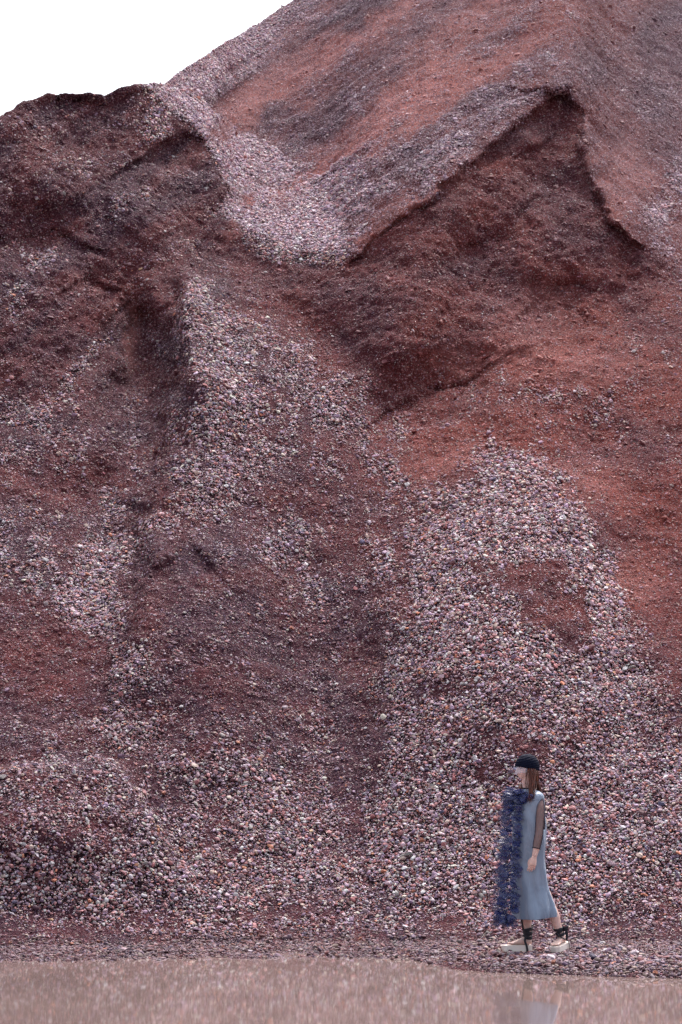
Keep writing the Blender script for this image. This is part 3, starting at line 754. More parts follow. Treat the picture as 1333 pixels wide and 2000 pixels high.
# left arm (towards the camera), right arm behind
SHL = Vector((0.025, 0, 1.380)) + LD * 0.142
arm_l = [(*SHL, 0.040), (0.122, -0.150, 1.30, 0.038), (0.114, -0.178, 1.18, 0.036), (0.105, -0.198, 1.09, 0.034), (0.094, -0.208, 1.03, 0.0355), (0.076, -0.218, 0.945, 0.031), (0.058, -0.224, 0.875, 0.0235)]
curved_tube(bd, arm_l, 40)
SHR = Vector((0.03, 0, 1.385)) - LD * 0.158
arm_r = [(*SHR, 0.043), (-0.07, 0.165, 1.25, 0.039), (-0.06, 0.18, 1.09, 0.034), (-0.05, 0.17, 0.96, 0.031), (-0.04, 0.16, 0.85, 0.022)]
curved_tube(bd, arm_r, 40)
def hand(mb, W, K, side):
    """W wrist, K knuckle centre; back of the hand faces side*(-y); fingers hang, a little curled"""
    W = Vector(W); K = Vector(K); dn = (K - W).normalized()
    ac = Vector((1, 0, 0)); ac = (ac - dn * ac.dot(dn)).normalized(); nb = dn.cross(ac) * -1
    if nb.y * side > 0: nb = -nb           # nb: out of the back of the hand
    mb.tube([W - dn * 0.012, W + dn * 0.012, W + dn * 0.035, K - dn * 0.012, K + dn * 0.004], [(0.0165, 0.0225), (0.0165, 0.025), (0.0165, 0.032), (0.0145, 0.036), (0.010, 0.034)], 16, nb)
    for off, ln, rr, curl in ((-0.0265, 0.066, 0.0078, 0.34), (-0.0085, 0.074, 0.0082, 0.42), (0.0095, 0.069, 0.0078, 0.5), (0.0265, 0.054, 0.0068, 0.58)):
        p_ = K + ac * off - dn * 0.012; pts = [p_]; rd = [rr * 1.12]; an = 0.12; dirn = dn
        for fr, dc in ((0.30, curl * 0.7), (0.28, curl), (0.22, curl), (0.20, curl * 0.6)):
            an += dc * 0.55
            dirn = (dn * math.cos(an) - nb * math.sin(an) + ac * off * 0.5).normalized()
            p_ = p_ + dirn * ln * fr * 1.18; pts.append(p_); rd.append(rr * (1.0 if len(pts) < 4 else 0.82))
        mb.tube(pts, rd, 10, nb)
    b_ = W + dn * 0.022 - ac * 0.022 - nb * 0.006
    mb.tube([b_, b_ + dn * 0.022 - ac * 0.012 - nb * 0.010, b_ + dn * 0.046 - ac * 0.014 - nb * 0.018, b_ + dn * 0.068 - ac * 0.008 - nb * 0.022], [0.0125, 0.011, 0.0092, 0.0072], 10, nb)
hand(bd, (0.056, -0.225, 0.868), (0.036, -0.232, 0.792), 1)
hand(bd, (-0.04, 0.158, 0.845), (-0.03, 0.15, 0.772), -1)
# legs
HL = Vector((0.035, 0, 0.86)) + LD * 0.07; HR = Vector((0.055, 0, 0.86)) - LD * 0.078
ANK_F = Vector((0.012, 0.075, 0.135)); ANK_B = Vector((0.302, -0.045, 0.165))
leg_f = [(*HR, 0.085), (HR.x - 0.02, HR.y, 0.72, 0.076), (-0.012, 0.075, 0.60, 0.062), (-0.022, 0.075, 0.51, 0.053), (-0.006, 0.075, 0.43, 0.05), (0.008, 0.075, 0.34, 0.0515), (0.008, 0.075, 0.23, 0.038), (*ANK_F, 0.031), (0.016, 0.075, 0.10, 0.033)]
curved_tube(bd, leg_f, 50, 16)
leg_b = [(*HL, 0.075), (0.092, -0.06, 0.72, 0.070), (0.128, -0.06, 0.60, 0.060), (0.165, -0.065, 0.52, 0.053), (0.208, -0.062, 0.42, 0.05), (0.243, -0.058, 0.33, 0.050), (0.275, -0.056, 0.235, 0.037), (*ANK_B, 0.030), (0.315, -0.036, 0.125, 0.032)]
curved_tube(bd, leg_b, 50, 16)
def foot(mb, heel, yaw, pitch, L=0.228):
    """heel: point under the heel on the sole; yaw towards the camera; pitch raises the heel"""
    f_ = Vector((-math.cos(yaw) * math.cos(pitch), -math.sin(yaw) * math.cos(pitch), -math.sin(pitch))).normalized()
    l_ = Vector((math.sin(yaw), -math.cos(yaw), 0)); u_ = l_.cross(f_); u_ = u_ if u_.z > 0 else -u_
    prof = [(-0.002, 0.030, 0.022, 0.018), (0.012, 0.034, 0.030, 0.030), (0.035, 0.038, 0.030, 0.040), (0.065, 0.040, 0.030, 0.040), (0.10, 0.031, 0.032, 0.031), (0.14, 0.022, 0.038, 0.022), (0.17, 0.016, 0.041, 0.016), (0.188, 0.013, 0.040, 0.012)]
    rs = []
    for x_, zc, hw, hh in spline(prof, 20):
        c_ = heel + f_ * x_ + u_ * zc
        rs.append([c_ + l_ * (hw * math.cos(k_)) + u_ * (hh * math.sin(k_)) for k_ in [2 * math.pi * j / 16 for j in range(16)]])
    mb.rings(rs)
    for j, (o_, ln, r_) in enumerate(((0.028, 0.042, 0.0115), (0.010, 0.044, 0.0085), (-0.005, 0.038, 0.008), (-0.019, 0.031, 0.0075), (-0.032, 0.022, 0.007))):
        o2 = o_ * side_of(yaw)
        b_ = heel + f_ * 0.178 + l_ * o2 + u_ * (r_ + 0.003)
        mb.tube([b_, b_ + f_ * ln * 0.55 + u_ * 0.004, b_ + f_ * ln], [r_, r_, r_ * 0.8], 8, u_)
    return f_, l_, u_
SIDE = [1]
def side_of(_): return SIDE[0]
SIDE[0] = 1       # right foot: its big toe points to the left of the walking direction
FF = foot(bd, Vector((0.045, 0.075, 0.062)), R(4), 0.0)
SIDE[0] = -1
FB = foot(bd, Vector((0.350, 0.015, 0.096)), R(56), R(9.0), 0.22)

# --- head
HY = R(22)
HF = Vector((-math.cos(HY), -math.sin(HY), 0)); HLd = Vector((math.sin(HY), -math.cos(HY), 0))
HCN = Vector((0.013, -0.004, 1.667))
def head_point(f_, l_, u_): return HCN + HF * f_ + HLd * l_ + UP * u_
def gau(x_, s_): return math.exp(-(x_ / s_) ** 2)
nu, nv = 72, 60
hv = []
for i in range(nv + 1):
    ph = math.pi * i / nv
    for j in range(nu):
        th = 2 * math.pi * j / nu
        sx, sy, sz = math.sin(ph) * math.cos(th), math.sin(ph) * math.sin(th), math.cos(ph)   # forward, left, up
        f_ = 0.094 * sx; l_ = 0.073 * sy; u_ = 0.110 * sz
        if u_ < 0:                                  # jaw
            q_ = min(1, -u_ / 0.108)
            l_ *= 1 - 0.36 * q_ ** 1.4
            if sx < 0: f_ *= 1 - 0.55 * q_
            else: f_ = f_ * (1 - 0.05 * q_) + 0.030 * q_ ** 2 * sx * 1.4
        if sx > 0:
            w_ = min(1.0, sx * 1.6)
            u = u_
            f_ += w_ * (0.023 * gau(l_, 0.0125) * gau(u + 0.036, 0.016) + 0.016 * gau(l_, 0.010) * gau(u + 0.012, 0.022)   # nose
                        + 0.0075 * gau(l_, 0.022) * gau(u + 0.066, 0.0065) + 0.0065 * gau(l_, 0.019) * gau(u + 0.078, 0.0065)  # lips
                        - 0.004 * gau(l_, 0.02) * gau(u + 0.0725, 0.003)
                        + 0.009 * gau(l_, 0.02) * gau(u + 0.100, 0.013)                                                # chin
                        + 0.005 * gau(abs(l_) - 0.03, 0.02) * gau(u - 0.022, 0.009)                                     # brow
                        - 0.011 * gau(abs(l_) - 0.031, 0.015) * gau(u - 0.001, 0.011)                                   # sockets
                        + 0.006 * gau(abs(l_) - 0.042, 0.018) * gau(u + 0.028, 0.016)                                   # cheek
                        + 0.005 * gau(abs(l_) - 0.010, 0.006) * gau(u + 0.043, 0.007))                                  # wings
        hv.append(head_point(f_, l_, u_))
hf = []
for i in range(nv):
    for j in range(nu):
        a_ = i * nu + j; b_ = i * nu + (j + 1) % nu
        hf.append((a_, b_, b_ + nu, a_ + nu))
bd.add(hv, hf)
for s_ in (1, -1):      # ears
    bd.tube([head_point(-0.012, 0.066 * s_, -0.03), head_point(-0.016, 0.074 * s_, -0.008), head_point(-0.014, 0.070 * s_, 0.016)], [(0.012, 0.006), (0.018, 0.007), (0.012, 0.005)], 10, HF)

m_skin, t, b = new_mat('skin')
tc = t.nodes.new('ShaderNodeTexCoord')
nz = t.nodes.new('ShaderNodeTexNoise'); nz.inputs['Scale'].default_value = 30; nz.inputs['Detail'].default_value = 4
t.links.new(tc.outputs['Object'], nz.inputs['Vector'])
rp = t.nodes.new('ShaderNodeValToRGB')
rp.color_ramp.elements[0].position = 0.3; rp.color_ramp.elements[0].color = (*lin((224, 182, 170)), 1)
rp.color_ramp.elements[1].position = 0.75; rp.color_ramp.elements[1].color = (*lin((240, 206, 194)), 1)
t.links.new(nz.outputs['Fac'], rp.inputs['Fac'])
def spot(prev, c_, r_, rgb, k_):
    ds = t.nodes.new('ShaderNodeVectorMath'); ds.operation = 'DISTANCE'; ds.inputs[1].default_value = tuple(c_)
    t.links.new(tc.outputs['Object'], ds.inputs[0])
    mr_ = t.nodes.new('ShaderNodeMapRange'); mr_.inputs[1].default_value = r_; mr_.inputs[2].default_value = r_ * 0.55; mr_.inputs[3].default_value = 0; mr_.inputs[4].default_value = k_
    t.links.new(ds.outputs['Value'], mr_.inputs[0])
    m_ = t.nodes.new('ShaderNodeMix'); m_.data_type = 'RGBA'; m_.inputs['B'].default_value = (*lin(rgb), 1)
    t.links.new(mr_.outputs[0], m_.inputs['Factor']); t.links.new(prev, m_.inputs['A'])
    return m_.outputs['Result']
cur = rp.outputs[0]
for l_ in (-0.014, 0.0, 0.014): cur = spot(cur, head_point(0.108, l_, -0.0715), 0.0135, (178, 84, 92), 0.9)
for s_ in (1, -1):
    for l_, u_ in ((0.02, 0.021), (0.031, 0.024), (0.042, 0.022)): cur = spot(cur, head_point(0.086 - 0.25 * (l_ - 0.02), l_ * s_, u_), 0.009, (96, 66, 56), 0.8)
    for l_ in (0.024, 0.031, 0.038): cur = spot(cur, head_point(0.080 - 0.2 * (l_ - 0.024), l_ * s_, 0.0), 0.0075, (52, 36, 34), 0.9)
t.links.new(cur, b.inputs['Base Color'])
b.inputs['Roughness'].default_value = 0.48
b.inputs['Subsurface Weight'].default_value = 0.15; b.inputs['Subsurface Radius'].default_value = (0.012, 0.005, 0.003); b.inputs['Subsurface Scale'].default_value = 0.4

tmp = bd.build('body_tmp', m_skin)
rm = tmp.modifiers.new('r', 'REMESH'); rm.mode = 'VOXEL'; rm.voxel_size = 0.0032; rm.use_smooth_shade = True
smo = tmp.modifiers.new('s', 'SMOOTH'); smo.factor = 0.5; smo.iterations = 3
dg = bpy.context.evaluated_depsgraph_get(); dg.update()
bm_ = bpy.data.meshes.new_from_object(tmp.evaluated_get(dg))
bpy.data.objects.remove(tmp)
bm_.name = 'body'
if len(bm_.materials) == 0: bm_.materials.append(m_skin)
body = link('body', bm_, person)

# --- turban
m_turban = simple_mat('navy_jersey', lin((10, 15, 36)), 0.8, 0.25, 60, 0.0004, 900, 0.12)
tb = MB(); nu, nv = 96, 56; tv = []
for i in range(nv + 1):
    ph = math.pi * 0.5 * i / nv * 1.28
    for j in range(nu):
        th = 2 * math.pi * j / nu
        sx, sy, sz = math.sin(ph) * math.cos(th), math.sin(ph) * math.sin(th), math.cos(ph)
        # rim height: over the brow in front, lower behind
        rim = 0.022 - 0.034 * (1 - sx) * 0.5 * 1.6
        f_ = 0.114 * sx - 0.004; l_ = 0.091 * sy; u_ = 0.016 + 0.113 * sz
        if u_ < rim: u_ = rim + 0.06 * (u_ - rim); f_ *= 0.985; l_ *= 0.985
        side = u_ - 0.012 + 0.18 * f_ * (1 if sy < 0 else 1)
        fold = math.sin(side * 2 * math.pi / 0.021 + 1.6 * math.sin(2.2 * th + 0.6)) + 0.4 * math.sin(side * 2 * math.pi / 0.012 + 3 * th)
        amp = 0.0016 * min(1, math.sin(ph) * 1.6)
        nrm = Vector((sx, sy, sz * 0.8)).normalized()
        tv.append(head_point(f_ + nrm.x * fold * amp, l_ + nrm.y * fold * amp, u_ + nrm.z * fold * amp))
tb.add(tv, [(i * nu + j, i * nu + (j + 1) % nu, (i + 1) * nu + (j + 1) % nu, (i + 1) * nu + j) for i in range(nv) for j in range(nu)])
turban = tb.build('turban', m_turban, person)
so = turban.modifiers.new('thick', 'SOLIDIFY'); so.thickness = 0.004; so.offset = -1
tag(turban, 'dark navy wrapped turban with gathered folds')

# --- clear visor over the eyes
m_visor, t, b = new_mat('clear_visor')
tc = t.nodes.new('ShaderNodeTexCoord'); nz = t.nodes.new('ShaderNodeTexNoise'); nz.inputs['Scale'].default_value = 14
t.links.new(tc.outputs['Object'], nz.inputs['Vector'])
rp = t.nodes.new('ShaderNodeValToRGB'); rp.color_ramp.elements[0].color = (*lin((190, 205, 238)), 1); rp.color_ramp.elements[1].color = (*lin((238, 240, 252)), 1)
t.links.new(nz.outputs['Fac'], rp.inputs['Fac']); t.links.new(rp.outputs[0], b.inputs['Base Color'])
b.inputs['Alpha'].default_value = 0.16; b.inputs['Roughness'].default_value = 0.15; b.inputs['Specular IOR Level'].default_value = 0.6
vb = MB(); rs = []
for i in range(9):
    u_ = 0.026 - 0.076 * i / 8; rr = []
    for j in range(29):
        th = R(-72 + 144 * j / 28)
        k_ = 1 - 0.0 * i
        drop = 0.010 * (abs(th) / 1.25) ** 2 * (i / 8)
        rr.append(head_point((0.112 + 0.013 * (i / 8) ** 1.5) * math.cos(th) - 0.004, 0.084 * math.sin(th), u_ + drop))
    rs.append(rr)
vb.rings(rs, cap=False, closed=False)
visor = vb.build('visor', m_visor, person)
so = visor.modifiers.new('thick', 'SOLIDIFY'); so.thickness = 0.0012
tag(visor, 'clear plastic visor with a pale blue glare')
m_pearl = simple_mat('pearl', lin((222, 228, 240)), 0.25, 0.05, 50, coat=0.5)
eb = MB(); eb.tube([head_point(-0.008, 0.086, -0.018), head_point(-0.008, 0.089, -0.026), head_point(-0.009, 0.089, -0.036), head_point(-0.009, 0.086, -0.044)], [0.003, 0.006, 0.006, 0.003], 10, HF)
eb.build('earring', m_pearl, person)

# --- hair
m_hair, t, b = new_mat('brown_hair')
at_ = t.nodes.new('ShaderNodeAttribute'); at_.attribute_name = 'strand'
t.links.new(at_.outputs['Color'], b.inputs['Base Color']); b.inputs['Roughness'].default_value = 0.38; b.inputs['Specular IOR Level'].default_value = 0.5
hb = MB(); hcols = []
hr = random.Random(3)
def strand(root, mid, end, rad):
    j1, j2, j3 = [Vector((hr.gauss(0, 0.006), hr.gauss(0, 0.006), hr.gauss(0, 0.006))) for _ in range(3)]
    pts = [Vector(root) + j1 * 0.6, (Vector(root) * 0.6 + Vector(mid) * 0.4) + j1, Vector(mid) + j2 * 1.3, (Vector(mid) * 0.45 + Vector(end) * 0.55) + (j2 + j3) * 0.9, Vector(end) + j3 * 2.0]
    q = spline([tuple(p_) for p_ in pts], 12)
    n0 = len(hb.v)
    hb.tube([Vector(v) for v in q], [(rad * (1 - 0.75 * (i / 11) ** 2), rad * 0.6 * (1 - 0.75 * (i / 11) ** 2)) for i in range(12)], 6, Vector((0, 1, 0)))
    c_ = lin((84, 42, 32)) * math.exp(hr.gauss(0, 0.55)); 
    if hr.random() < 0.18: c_ = lin((132, 76, 54)) * math.exp(hr.gauss(0, 0.2))
    hcols.extend([(*c_, 1)] * (len(hb.v) - n0))
for k_ in range(150):      # near side, from behind the temple round to the back, falling on the chest and the shoulder
    s_ = hr.random()
    th = R(78 + 85 * s_)
    root = head_point(0.096 * math.cos(th), 0.086 * math.sin(th), 0.0 - 0.022 * s_)
    fw = hr.random()
    if s_ < 0.62:
        end = Vector((0.012 + 0.05 * s_ + 0.02 * fw, -0.180 + 0.012 * fw, 1.345 + 0.09 * s_ + 0.05 * hr.random()))
        mid = Vector((0.028 + 0.075 * s_, -0.118 + 0.01 * fw, 1.52))
    else:
        end = Vector((0.085 + 0.065 * fw, -0.075 + 0.05 * hr.random(), 1.42 + 0.045 * hr.random()))
        mid = Vector((0.075 + 0.045 * fw, -0.06 + 0.03 * hr.random(), 1.53))
    strand(root, mid, end, 0.0052)
for k_ in range(50):       # back of the head
    th = R(150 + 110 * hr.random())
    root = head_point(0.096 * math.cos(th), 0.086 * math.sin(th), -0.024)
    strand(root, Vector((0.095 + 0.02 * hr.random(), -0.03 + 0.07 * hr.random(), 1.53)), Vector((0.09 + 0.05 * hr.random(), -0.03 + 0.08 * hr.random(), 1.41 + 0.04 * hr.random())), 0.0055)
for k_ in range(46):       # far side, seen under the chin
    th = R(-70 - 60 * hr.random())
    root = head_point(0.092 * math.cos(th), 0.084 * math.sin(th), -0.012)
    a_ = hr.random()
    strand(root, Vector((-0.030 + 0.025 * a_, 0.048 - 0.03 * a_, 1.53)), Vector((-0.066 + 0.035 * a_, 0.0 - 0.05 * a_, 1.435 + 0.03 * hr.random())), 0.005)
for k_ in range(7):        # loose lock in front of the ear
    strand(head_point(0.03, 0.076, 0.0), Vector((-0.008 + 0.006 * k_ / 7, -0.105, 1.545)), Vector((0.004 + 0.003 * k_, -0.148, 1.42)), 0.0028)
hair = hb.build('hair', m_hair, person)
ca = hair.data.color_attributes.new('strand', 'FLOAT_COLOR', 'POINT')
ca.data.foreach_set('color', np.array(hcols, np.float32).reshape(-1))
tag(hair, 'long loose brown hair over the shoulder')

# --- dress
m_dress, t, b = new_mat('grey_blue_satin')
tc = t.nodes.new('ShaderNodeTexCoord'); nz = t.nodes.new('ShaderNodeTexNoise'); nz.inputs['Scale'].default_value = 5; nz.inputs['Detail'].default_value = 5
t.links.new(tc.outputs['Object'], nz.inputs['Vector'])
rp = t.nodes.new('ShaderNodeValToRGB'); rp.color_ramp.elements[0].position = 0.3; rp.color_ramp.elements[1].position = 0.7
rp.color_ramp.elements[0].color = (*lin((130, 146, 168)), 1); rp.color_ramp.elements[1].color = (*lin((146, 162, 184)), 1)
t.links.new(nz.outputs['Fac'], rp.inputs['Fac']); t.links.new(rp.outputs[0], b.inputs['Base Color'])
b.inputs['Roughness'].default_value = 0.34; b.inputs['Specular IOR Level'].default_value = 0.55; b.inputs['Sheen Weight'].default_value = 0.15
mp = t.nodes.new('ShaderNodeMapping'); mp.inputs['Scale'].default_value = (1.2, 1.2, 0.45); t.links.new(tc.outputs['Object'], mp.inputs['Vector'])
cz = t.nodes.new('ShaderNodeTexNoise'); cz.inputs['Scale'].default_value = 9; cz.inputs['Detail'].default_value = 3; cz.inputs['Distortion'].default_value = 0.8
t.links.new(mp.outputs[0], cz.inputs['Vector'])
bp = t.nodes.new('ShaderNodeBump'); bp.inputs['Distance'].default_value = 0.022; bp.inputs['Strength'].default_value = 1.0
t.links.new(cz.outputs['Fac'], bp.inputs['Height']); t.links.new(bp.outputs[0], b.inputs['Normal'])
# z, centre x, half width seen from the camera, depth factor
prof = [(1.478, 0.022, 0.062, 0.85), (1.464, 0.024, 0.092, 0.70), (1.448, 0.022, 0.128, 0.60), (1.428, 0.018, 0.155, 0.58), (1.395, 0.016, 0.165, 0.64), (1.30, 0.020, 0.160, 0.76), (1.18, 0.024, 0.153, 0.83), (1.0, 0.024, 0.153, 0.85), (0.85, 0.020, 0.150, 0.85), (0.72, 0.026, 0.153, 0.85), (0.60, 0.038, 0.160, 0.85),
        (0.50, 0.052, 0.174, 0.85), (0.40, 0.066, 0.186, 0.85), (0.335, 0.073, 0.191, 0.85), (0.300, 0.076, 0.192, 0.85)]
NT, NZ = 120, 130
pr = spline(prof, NZ)
dv = []; keep = {}
for i in range(NZ):
    z, cx, hw, df = pr[i]
    low_ = min(1, max(0, (1.25 - z) / 0.95))
    for j in range(NT):
        th = 2 * math.pi * j / NT
        a_ = hw * 1.18; b_ = hw * df
        fold = low_ * (0.013 * math.sin(5 * th + 2.6 * low_ + 0.4) + 0.009 * math.sin(9 * th - 6.0 * z + 1.0) + 0.005 * math.sin(14 * th + 11 * z))
        fold += 0.006 * math.exp(-((z - 0.95) / 0.25) ** 2) * math.sin(3 * th + 9 * z)
        fold += low_ * 0.011 * math.sin(17 * z + 2.5 * th + 0.8 * math.sin(3 * th)) * (0.35 + 0.65 * max(0, math.cos(th + 0.25)))
        fold += 0.006 * math.exp(-((z - 1.2) / 0.13) ** 2) * math.sin(26 * z - 5 * th)
        rr = 1 + fold / hw
        q = Vector((cx, 0, z)) + LD * (a_ * math.cos(th) * rr) + FD * (b_ * math.sin(th) * rr)
        hem = max(0, (0.42 - z) / 0.12)
        q.z += hem * 0.028 * max(0, (q.x - 0.06) / 0.2)
        dv.append(q)
df_ = []
for i in range(NZ - 1):
    z = (pr[i][0] + pr[i + 1][0]) / 2
    for j in range(NT):
        th = 2 * math.pi * (j + 0.5) / NT
        th = th - 2 * math.pi if th > math.pi else th
        u_ = (1.400 - z) / 0.30
        if 0 < u_ < 1:
            e_ = min(1, u_ / 0.12) * min(1, (1 - u_) / 0.06)
            if -(0.10 + 0.30 * u_ ** 0.7) * e_ < th < (0.05 + 0.50 * u_) * e_: continue
            thr = math.pi - abs(th)
            if thr < 0.25 * e_: continue
        if z < 0.50 and -2.3 < th < -0.28 - 0.5 * max(0, (z - 0.42) / 0.08): continue     # slit at the back
        df_.append((i * NT + j, i * NT + (j + 1) % NT, (i + 1) * NT + (j + 1) % NT, (i + 1) * NT + j))
dm = mesh_from('dress', dv, df_)
bmx = bmesh.new(); bmx.from_mesh(dm)
bmesh.ops.delete(bmx, geom=[v for v in bmx.verts if not v.link_faces], context='VERTS'); bmx.to_mesh(dm); bmx.free()
dress = link('dress', dm, person, m_dress)
so = dress.modifiers.new('thick', 'SOLIDIFY'); so.thickness = 0.003; so.offset = 0
tag(dress, 'sleeveless grey blue satin dress with deep armholes, falling below the knee')

# --- sheer top: sleeves with dark seams, collar
def sheer(name, rgb, alpha, rough=0.5):
    return simple_mat(name, lin(rgb), rough, 0.15, 60, spec=0.4, alpha=alpha)
m_sheer = sheer('sheer_plum_mesh', (52, 36, 58), 0.5)
m_seam = simple_mat('dark_seam', lin((30, 24, 40)), 0.7, 0.1)
def sleeve(pts, zend):
    q = spline(pts, 60); q = [v for v in q if v[2] > zend]
    sb = MB(); sb.tube([Vector(v[:3]) for v in q], [v[3] + 0.006 + 0.0015 * math.sin(i * 0.9) for i, v in enumerate(q)], 24, cap=False)
    o_ = sb.build('sleeve', m_sheer, person)
    e_ = q[-1]; e0 = q[-3]
    cb = MB(); cb.tube([Vector(e0[:3]) * 0.5 + Vector(e_[:3]) * 0.5, Vector(e_[:3])], [e_[3] + 0.0085, e_[3] + 0.0085], 24, cap=False)
    cb.build('cuff', m_seam, o_)
    sm_ = MB(); sm_.tube([Vector(v[:3]) + Vector((v[3] * 0.78 + 0.004, -v[3] * 0.62 - 0.005, 0)) for v in q], [0.0028] * len(q), 6)
    sm_.build('seam', m_seam, o_)
    return o_
tag(sleeve(arm_l, 0.938), 'sheer plum mesh sleeve ending below the elbow')
sleeve(arm_r, 0.938)
yb = MB(); yb.rings([yaw_ring(*q) for q in ((0.026, 0, 1.425, 0.128, 0.076), (0.026, 0, 1.445, 0.092, 0.066), (0.024, 0, 1.462, 0.066, 0.058), (0.021, -0.003, 1.482, 0.055, 0.054))], cap=False)
yb.build('yoke', m_sheer, person)
cb = MB(); cb.rings([yaw_ring(*q) for q in ((0.021, -0.003, 1.478, 0.0575, 0.0575), (0.0205, -0.003, 1.483, 0.0575, 0.0575), (0.020, -0.003, 1.490, 0.0555, 0.0555))], cap=False)
cb.build('collar', m_seam, person)

# --- ruffle of navy organza
m_org, t, b = new_mat('navy_organza')
tc = t.nodes.new('ShaderNodeTexCoord'); oi = t.nodes.new('ShaderNodeObjectInfo')
nz = t.nodes.new('ShaderNodeTexNoise'); nz.inputs['Scale'].default_value = 25; t.links.new(tc.outputs['Object'], nz.inputs['Vector'])
rp = t.nodes.new('ShaderNodeValToRGB'); rp.color_ramp.elements[0].color = (*lin((12, 20, 66)), 1); rp.color_ramp.elements[1].color = (*lin((40, 58, 138)), 1)
t.links.new(nz.outputs['Fac'], rp.inputs['Fac']); t.links.new(rp.outputs[0], b.inputs['Base Color'])
b.inputs['Roughness'].default_value = 0.28; b.inputs['Specular IOR Level'].default_value = 0.9; b.inputs['Alpha'].default_value = 0.6; b.inputs['Sheen Weight'].default_value = 0.1
m_org2 = m_org.copy(); m_org2.name = 'navy_organza_thin'
b2 = m_org2.node_tree.nodes['Principled BSDF']; b2.inputs['Alpha'].default_value = 0.40
for n_ in m_org2.node_tree.nodes:
    if n_.type == 'VALTORGB': n_.color_ramp.elements[0].color = (*lin((24, 30, 72)), 1); n_.color_ramp.elements[1].color = (*lin((64, 72, 132)), 1)
fr_ = random.Random(5)
trim = bpy.data.objects.new('ruffle_trim', None); col.objects.link(trim); trim.parent = person
tag(trim, 'long cascade of navy organza frills down the front of the dress')
def frill_mesh(seed, width, pleats, curl):
    """one folded petal of organza, pointing along +x"""
    r_ = random.Random(seed); nA, nB = 13, 8; vs_ = []; fs_ = []
    ph = r_.random() * 6
    for i in range(nA):
        s_ = -1 + 2 * i / (nA - 1)
        for j in range(nB):
            q = j / (nB - 1)
            half = width * (0.10 + 0.90 * math.sin(min(1.0, q * 1.15) * math.pi * 0.62) ** 0.9) * (1 - 0.45 * max(0, q - 0.7) / 0.3)
            x_ = q * (1 - 0.20 * s_ * s_ * q) + 0.03 * math.sin(7 * s_ + ph); y_ = s_ * half
            z_ = (0.09 * q + 0.03) * math.sin(s_ * pleats + ph) - 0.16 * s_ * s_ * q + curl * q * q + 0.03 * math.sin(9 * q + 5 * s_ + ph) * q
            vs_.append((x_, y_, z_))
    for i in range(nA - 1):
        for j in range(nB - 1):
            a_ = i * nB + j; fs_.append((a_, a_ + 1, a_ + nB + 1, a_ + nB))
    m_ = mesh_from('frill', vs_, fs_); m_.materials.append(m_org)
    m_.polygons.foreach_set('use_smooth', [True] * len(m_.polygons))
    return m_
fms2 = []
fms = [frill_mesh(i, 0.26 + 0.05 * (i % 4), 2.0 + (i % 5) * 0.55, (-0.25, 0.1, 0.22, -0.12)[i % 4]) for i in range(12)]
spine = spline([(0.0, -0.118, 1.435), (-0.06, -0.115, 1.43), (-0.098, -0.105, 1.40), (-0.125, -0.115, 1.25), (-0.140, -0.120, 1.05), (-0.147, -0.120, 0.90), (-0.156, -0.122, 0.72), (-0.168, -0.125, 0.55), (-0.180, -0.125, 0.40), (-0.190, -0.125, 0.30)], 200)
for m_ in fms:
    c_ = m_.copy(); c_.materials.clear(); c_.materials.append(m_org2); fms2.append(c_)
def put_frill(p_, out, nrm, size, thin=False):
    x_ = out.normalized(); z_ = (nrm - x_ * nrm.dot(x_)).normalized(); y_ = z_.cross(x_)
    M_ = Matrix((x_, y_, z_)).transposed().to_4x4(); M_.translation = p_
    o_ = bpy.data.objects.new('frill', (fms2 if thin else fms)[fr_.randrange(len(fms))])
    o_.matrix_local = M_ @ Matrix.Diagonal((size, size * fr_.uniform(0.8, 1.15), size * fr_.uniform(0.8, 1.3), 1))
    col.objects.link(o_); o_.parent = trim
NL = 42
for k_ in range(NL):
    u_ = (k_ + 0.5) / NL
    p_ = Vector(spine[int(u_ * 199)])
    for sd_ in (-1, 1, -1, 1, 0, -1):
        jx = lambda s_: fr_.gauss(0, s_)
        if sd_ < 0:
            out = Vector((-1.0, -0.1 + jx(0.35), -0.18 + jx(0.16))); sz_ = fr_.uniform(0.09, 0.165)
            nrm = Vector((jx(0.15), -0.7 + jx(0.3), 1.0))
        elif sd_ > 0:
            out = Vector((0.8, -0.45 + jx(0.25), -0.45 + jx(0.2))); sz_ = fr_.uniform(0.085, 0.115)
            nrm = Vector((0.2 + jx(0.2), -1.0, 0.6 + jx(0.3)))
        else:
            out = Vector((jx(0.5), -0.8, -0.45 + jx(0.3))); sz_ = fr_.uniform(0.07, 0.09)
            nrm = Vector((jx(0.4), -0.4, 1.0))
        put_frill(p_ + Vector((jx(0.009), jx(0.01), jx(0.014))), out, nrm, sz_, sz_ > 0.135)
for k_ in range(10):       # over the far shoulder
    u_ = k_ / 9
    p_ = Vector((-0.05 - 0.06 * u_, -0.06 + 0.16 * u_, 1.455 - 0.02 * u_))
    put_frill(p_, Vector((-0.9 + fr_.gauss(0, 0.3), -0.2, 0.15 + fr_.gauss(0, 0.3))), Vector((fr_.gauss(0, .3), -0.6, 0.8)), fr_.uniform(0.08, 0.12))
for k_ in range(6):        # hanging end
    p_ = Vector(spine[-1]) + Vector((fr_.gauss(0, 0.01), 0, 0.02))
    put_frill(p_, Vector((fr_.gauss(0, 0.35), -0.1, -1)), Vector((fr_.gauss(0, .3), -1, 0.1)), fr_.uniform(0.07, 0.10))

